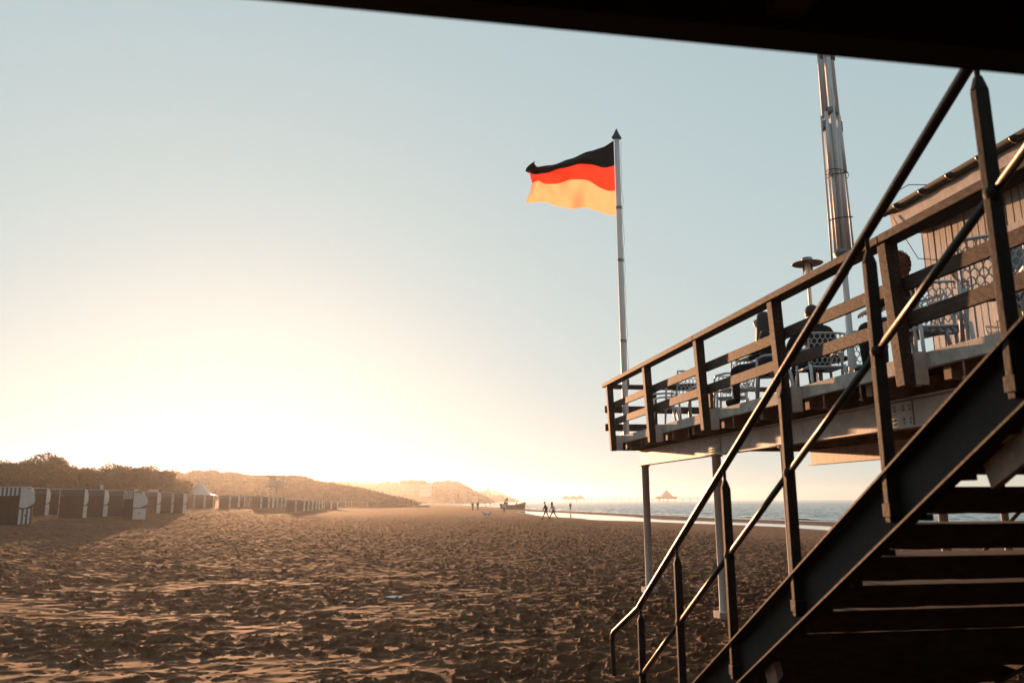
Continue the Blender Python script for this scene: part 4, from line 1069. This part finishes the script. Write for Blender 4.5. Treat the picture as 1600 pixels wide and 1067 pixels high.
# ================================================================ wooded hills
canopy = bpy.data.materials.new('wood_canopy'); canopy.use_nodes = True
_n, _l = canopy.node_tree.nodes, canopy.node_tree.links; _p = _n['Principled BSDF']; _p.inputs['Roughness'].default_value = .95; _p.inputs['Specular IOR Level'].default_value = .1
_t = _n.new('ShaderNodeTexCoord'); _o = _n.new('ShaderNodeTexNoise'); _o.inputs['Scale'].default_value = .25; _o.inputs['Detail'].default_value = 8; _l.new(_t.outputs['Object'], _o.inputs[0])
_r = _n.new('ShaderNodeValToRGB'); _r.color_ramp.elements[0].color = (.025, .020, .010, 1); _r.color_ramp.elements[1].color = (.075, .052, .026, 1); _r.color_ramp.elements[0].position = .35; _r.color_ramp.elements[1].position = .65
_l.new(_o.outputs['Fac'], _r.inputs[0]); _l.new(_r.outputs[0], _p.inputs['Base Color'])
M['farwall'] = mat('weathered_far_wall', (.22, .17, .14), (.28, .23, .19), .9, .3)
def hz(px): return 782.2+(800-px)*.0044
def ridge(prof, D, depth, dome, k, na, nr, canopy_h):
    pxs = [a for a, b in prof]; hs_ = [(hz(a)-b)/1268.6*D+1.75 for a, b in prof]
    th = np.linspace(pxs[0], pxs[-1], na); rr = np.linspace(-1, 1, nr)
    P, Q = np.meshgrid(th, rr); Y = D+Q*depth; X = (P-800)/1268.6*Y
    H = np.interp(P, pxs, hs_)*(D+np.minimum(Q*depth, 0)*.3)/D
    bell = np.clip(np.cos(Q*math.pi/2), 0, 1)**.55
    z = H*bell
    # rounded tree tops: cellular domes
    def domes(c, kk):
        cx = np.floor(X/c); cy = np.floor(Y/c); best = np.full(X.shape, 9.)
        for i in (-1, 0, 1):
            for j in (-1, 0, 1):
                ux, uy = cx+i, cy+j; dx = X-(ux+hsh(ux, uy, kk))*c; dy = Y-(uy+hsh(ux, uy, kk+1))*c
                best = np.minimum(best, (dx*dx+dy*dy)/(c*c)-.35*hsh(ux, uy, kk+2))
        return np.sqrt(np.clip(1-best/.9, 0, 1))
    dm = domes(dome, k)*canopy_h+domes(dome*.3, k+5)*canopy_h*.3
    base = z-.15-canopy_h*1.1*bell
    top = base+(dm*.95+.1)*np.clip(bell*2, 0, 1)
    F = grid_faces(nr, na)[:, ::-1]
    tag(np_mesh('hill', np.stack([X.ravel(), Y.ravel(), (base-.3).ravel()], -1)[:], F, canopy), kind='structure')
    return np_mesh('distant_wood', np.stack([X.ravel(), Y.ravel(), top.ravel()], -1), F, canopy, smooth=False)
def leafy(o, n, size, seed):
    """loose leaf sprays over a canopy mesh, merged into it"""
    me = o.data; N = len(me.vertices); V = np.zeros(N*3, np.float32); me.vertices.foreach_get('co', V); V = V.reshape(-1, 3)
    rg = np.random.default_rng(seed); idx = rg.integers(0, N, n); P = V[idx]+rg.normal(0, 1, (n, 3))*[1.2, 1.2, .5]*size
    a = rg.normal(0, 1, (n, 3)); a /= np.linalg.norm(a, axis=1)[:, None]; b = np.cross(a, rg.normal(0, 1, (n, 3))); b /= np.linalg.norm(b, axis=1)[:, None]
    s = size*rg.uniform(.4, 1, (n, 1)); Q = np.concatenate([P-a*s, P+b*s*.5, P+a*s, P-b*s*.5], 0)
    F0 = np.zeros(len(me.polygons)*4, np.int32); me.loops.foreach_get('vertex_index', F0); F0 = F0.reshape(-1, 4)
    i = np.arange(n); F1 = np.stack([i, i+n, i+2*n, i+3*n], -1)+N
    m = me.materials[0]; nm = o.name; bpy.data.objects.remove(o)
    return np_mesh('distant_wood', np.concatenate([V, Q]), np.concatenate([F0, F1]), m, smooth=False)
A_ = [(150, 760), (200, 752), (225, 748), (240, 745), (255, 742), (270, 741), (285, 744), (300, 739), (315, 740), (328, 738), (340, 743), (352, 741), (365, 743), (385, 746), (400, 747), (420, 746), (440, 748), (455, 747), (472, 748), (485, 753), (500, 756), (515, 758), (535, 761), (555, 764), (575, 769), (600, 776), (625, 783), (640, 789), (650, 796)]
B_ = [(470, 760), (500, 756), (520, 755), (545, 754), (560, 756), (580, 757), (592, 757), (600, 755), (615, 755), (622, 756.5), (640, 756.5), (655, 756.5), (665, 756.5), (675, 757), (682, 754), (690, 754), (700, 753.5), (712, 754), (720, 757), (728, 762), (738, 768), (745, 772), (752, 777), (762, 783), (768, 788)]
C_ = [(728, 780), (738, 777), (745, 772), (748, 768), (755, 767), (763, 767), (766, 773), (775, 774), (783, 773), (788, 777), (795, 779), (803, 782)]
D_ = [(715, 770), (738, 766.5), (745, 767), (760, 766), (770, 766.5), (780, 768), (790, 773), (800, 778), (810, 782.3)]
o = leafy(ridge(A_, 330, 70, 7, 3, 900, 120, 3.0), 60000, .55, 1); tag(o, 'hazy wooded dune ridge behind the beach chairs and below the low sun', 'wood', kind='stuff')
o = leafy(ridge(B_, 900, 120, 11, 9, 700, 90, 5), 20000, 1.2, 2); tag(o, 'pale hazy wooded hill above the far end of the beach', 'wood', kind='stuff')
o = ridge(C_, 1400, 80, 12, 21, 200, 60, 5); tag(o, 'small dark wooded point left of the fishing boat', 'wood', kind='stuff')
o = ridge(D_, 2000, 150, 20, 33, 220, 50, 5); tag(o, 'faintest farthest wooded headland behind the point', 'wood', kind='stuff')

def block(px0, px1, ytop, ybot, D, name, lb, cat, m, group=None, roof=None, wins=0):
    x0 = (px0-800)/1268.6*D; x1 = (px1-800)/1268.6*D; zt_ = (hz(px0)-ytop)/1268.6*D+1.75; zb = (hz(px0)-ybot)/1268.6*D+1.75
    o = empty(name, ((x0+x1)/2, D, zb), 0, lb, cat, group); hw = (x1-x0)/2; H = zt_-zb; d = min(hw, 6)
    rh = H*.35 if roof == 'gable' else 0
    MB().box(-hw, hw, -d, d, -6, H-rh).build('wall', m, o)
    if roof == 'gable': MB().prism([(-d-.4, H-rh+.01), (d+.4, H-rh+.01), (0, H)], -hw-.3, hw+.3, 'x').build('roof', M['rust'], o)
    else: MB().box(-hw-.3, hw+.3, -d-.3, d+.3, H-rh+.01, H+.35).build('roof', M['gutter'], o)
    n = int(wins)
    for k in range(n):
        x = -hw+(k+.5)*2*hw/n; w_ = MB().box(x-hw/n*.4, x+hw/n*.4, -d-.05, -d-.01, H*.30, H*.55).build('window', M['black'], o)
    return o
block(624, 664, 751.8, 758, 780, 'hotel', 'long low flat-roofed hotel on the crest of the hazy hill', 'building', M['farwall'], wins=14)
block(638, 646, 750.6, 752, 783, 'hotel_penthouse', 'small raised block rising over the long hotel on the hill', 'building', M['farwall'], wins=3)
block(656, 672, 757.5, 766, 770, 'apartment_building', 'pale grey apartment building below the right end of the long hotel', 'building', M['column'], wins=5)
for i, (a, b_, y0, y1, lb) in enumerate([(696, 703, 769, 775, 'white gabled house, leftmost of the row under the round hill'), (704, 709, 770.5, 776, 'small white house, second from left under the round hill'), (711, 720, 771, 777, 'broad white house in the middle of the row under the hill'),
        (721.5, 727, 772, 778, 'white house right of the broad one under the hill'), (729, 735, 772, 778.5, 'white gabled house, second from right of the row under the hill'), (737, 745, 773.5, 779, 'white house at the right end of the row by the point'),
        (669, 677, 781.5, 786, 'low white house at the back of the far beach'), (538, 551, 779, 785, 'long low white kiosk far behind the last beach chairs')]):
    block(a, b_, y0+(1.6, 3.2, 1.0, 2.6, 1.8, 2.2, 0, 0)[i], y1, (790, 770, 800, 760, 810, 780, 0, 0)[i] if i < 6 else 560 if i == 6 else 300, 'white_house', lb, 'house', M['farwall'] if i % 2 else M['column'], 'white houses along the far shore', 'gable', 3)
def church():
    D = 1330; o = empty('church_tower', ((761.5-800)/1268.6*D, D, 8), 0, 'slender tower rising from the small wooded point', 'tower')
    MB().box(-1.6, 1.6, -1.6, 1.6, 0, 13.5).build('wall', M['column'], o)
    MB().lathe([(2.0, 13.51), (1.4, 15), (1.5, 16.2), (.4, 17.5), (.1, 20)], 8).build('spire', M['gutter'], o)
church()
for px, yt, yb, D, lb in ((703, 740, 755, 880, 'tall thin radio mast on top of the round hazy hill'), (564, 747, 758, 860, 'thin mast on the hill crest left of the long hotel'), (613.5, 745, 756, 860, 'thin mast beside the left end of the long hotel')):
    z0 = (hz(px)-yb)/1268.6*D+1.75; h = (yb-yt)/1268.6*D
    o = MB().tube([(0, 0, 0), (0, 0, h*.6), (0, 0, h)], [.55, .4, .2], 6).tube([(-1, 0, h*.6), (1, 0, h*.6)], .3, 5).build('radio_mast', M['gutter']); o.location = ((px-800)/1268.6*D, D, z0); tag(o, lb, 'mast', 'masts on the hill')

# ================================================================ dune trees and shrubs at the left
leaf = bpy.data.materials.new('leaf'); leaf.use_nodes = True
_n, _l = leaf.node_tree.nodes, leaf.node_tree.links; _p = _n['Principled BSDF']; _p.inputs['Roughness'].default_value = .6
_oi = _n.new('ShaderNodeNewGeometry'); _r = _n.new('ShaderNodeValToRGB'); _r.color_ramp.elements[0].color = (.014, .016, .006, 1); _r.color_ramp.elements[1].color = (.05, .046, .018, 1); _l.new(_oi.outputs['Random Per Island'], _r.inputs[0])
_l.new(_r.outputs[0], _p.inputs['Base Color']); _tr = _n.new('ShaderNodeBsdfTranslucent'); _tr.inputs['Color'].default_value = (.30, .17, .04, 1)
_m = _n.new('ShaderNodeMixShader'); _m.inputs[0].default_value = .12; _l.new(_p.outputs[0], _m.inputs[1]); _l.new(_tr.outputs[0], _m.inputs[2]); _l.new(_m.outputs[0], _n['Material Output'].inputs['Surface'])
bark = mat('bark', (.05, .035, .025), (.10, .07, .05), .9, 8, bump=.6)
def tree_proto(seed, H=5., Rr=2.6, n=7000, name='dune_tree'):
    rg = np.random.default_rng(seed); o = empty(name); rnd = random.Random(seed)
    lobes = []
    for k in range(15):
        a = rnd.uniform(0, 6.28); r_ = rnd.uniform(.2, .85)*Rr; z = H*rnd.uniform(.18, .86)*(1-.22*(r_/Rr)**2); s = rnd.uniform(.55, 1.05)*H/5
        lobes.append((r_*math.cos(a), r_*math.sin(a), z, s*1.1, s*.8))
    lobes.append((rnd.uniform(-.4, .4), 0, H*.82, .95*H/5, .8*H/5))
    P = []
    for i in range(n):
        l = lobes[rg.integers(len(lobes))]; d = rg.normal(0, 1, 3); d /= np.linalg.norm(d); q = rg.uniform(.55, 1.12)
        P.append((l[0]+d[0]*l[3]*q, l[1]+d[1]*l[3]*q, max(.05, l[2]+d[2]*l[4]*q)))
    P = np.array(P); a = rg.normal(0, 1, (n, 3)); a /= np.linalg.norm(a, axis=1)[:, None]; b = np.cross(a, rg.normal(0, 1, (n, 3))); b /= np.linalg.norm(b, axis=1)[:, None]
    s = rg.uniform(.07, .17, (n, 1)); Q = np.concatenate([P-a*s, P+b*s*.55, P+a*s, P-b*s*.55], 0); i = np.arange(n)
    np_mesh('crown', Q, np.stack([i, i+n, i+2*n, i+3*n], -1), leaf, False, o)
    t = MB(); t.tube([(0, 0, -.5), (.05, 0, H*.25), (.0, .1, H*.5), (.05, 0, H*.75)], [.16, .12, .08, .03], 8)
    for l in lobes[:11]: t.tube([(0, 0, H*rnd.uniform(.05, .4)), (l[0]*.5, l[1]*.5, l[2]*.7), (l[0], l[1], l[2]+l[4]*.6)], [.07, .045, .012], 6)
    t.build('trunk', bark, o)
    return o
TP = [tree_proto(s) for s in (1, 2, 3, 4)]; tu = set()
TL = [(-28, 716, 84), (-5, 719, 86), (14, 723, 84), (30, 720, 90), (46, 714, 94), (61, 707, 92), (76, 713, 95), (90, 724, 90), (108, 733, 97), (122, 735, 92), (136, 730, 94), (152, 731, 99), (170, 723, 101), (187, 726, 98), (203, 732, 104), (219, 728, 100), (234, 727, 104), (247, 737, 110), (262, 745, 118), (280, 748, 128)]
names = ['tree at the very left edge, behind the striped beach chair', 'rounded tree above the striped beach chair', 'low gap-side tree left of the tallest crown',
 'tree leaning into the left flank of the tallest crown', 'tall tree directly left of the highest crown', 'tallest dark tree of the dune line', 'tall tree directly right of the highest crown', 'tree on the sloping right shoulder of the tallest crown',
 'low tree in the dip right of the tallest crown', 'lowest tree of the dip, above the closest dark beach chair', 'tree rising on the right side of the dip', 'tree left of the second summit of the tree line', 'wispy-topped tree forming the second summit of the line',
 'tree just right of the second summit', 'lower tree between the second and third summits', 'tree left of the last sunlit summit', 'sunlit tree at the last summit before the hazy ridge', 'tree on the falling edge above the brown beach chairs', 'small glowing tree before the hazy ridge', 'last small tree fading into the sun haze']
rnd = random.Random(8)
for i, (px, y, D) in enumerate(TL):
    k = i % 4; o = TP[k] if k not in tu else copy_tree(TP[k]); tu.add(k)
    q = pos(px, D); q.z = gz(q)-.1; top = (hz(px)-y)/1268.6*D+1.75; sc = (top-q.z)/4.95
    o.location = q; o.scale = (sc*1.15, sc*1.15, sc); o.rotation_euler.z = rnd.uniform(0, 6.28)
    tag(o, names[i], 'tree', 'trees on the dune')
SP = [tree_proto(s, 2.2, 1.7, 3000, 'dune_shrub') for s in (11, 12)]; tu = set()
SL = [(-30, 72), (2, 74), (38, 73), (66, 76), (94, 75), (122, 78), (150, 77), (178, 80), (206, 84), (232, 90), (256, 97), (282, 104)]
sn = ['dark shrub at the dune foot, outermost at the left edge', 'dark shrub right behind the striped beach chair', 'dark shrub behind the large lone dark beach chair', 'dark shrub behind the gap between lone chair and pair', 'dark shrub behind the closest dark beach chair', 'dark shrub right of the closest dark chair',
 'dark shrub beside the white globe lamp', 'dark shrub behind the chair left of the white turned one', 'shrub behind the white turned beach chair', 'shrub hidden behind the white cabins', 'shrub among the bare wooden posts', 'shrub left of the white tent']
for i, (px, D) in enumerate(SL):
    k = i % 2; o = SP[k] if k not in tu else copy_tree(SP[k]); tu.add(k)
    q = pos(px, D); q.z = gz(q)-.1; sc = rnd.uniform(.85, 1.15); o.location = q; o.scale = (sc*1.3, sc*1.2, sc); o.rotation_euler.z = rnd.uniform(0, 6.28); tag(o, sn[i], 'shrub', 'shrubs at the dune foot')
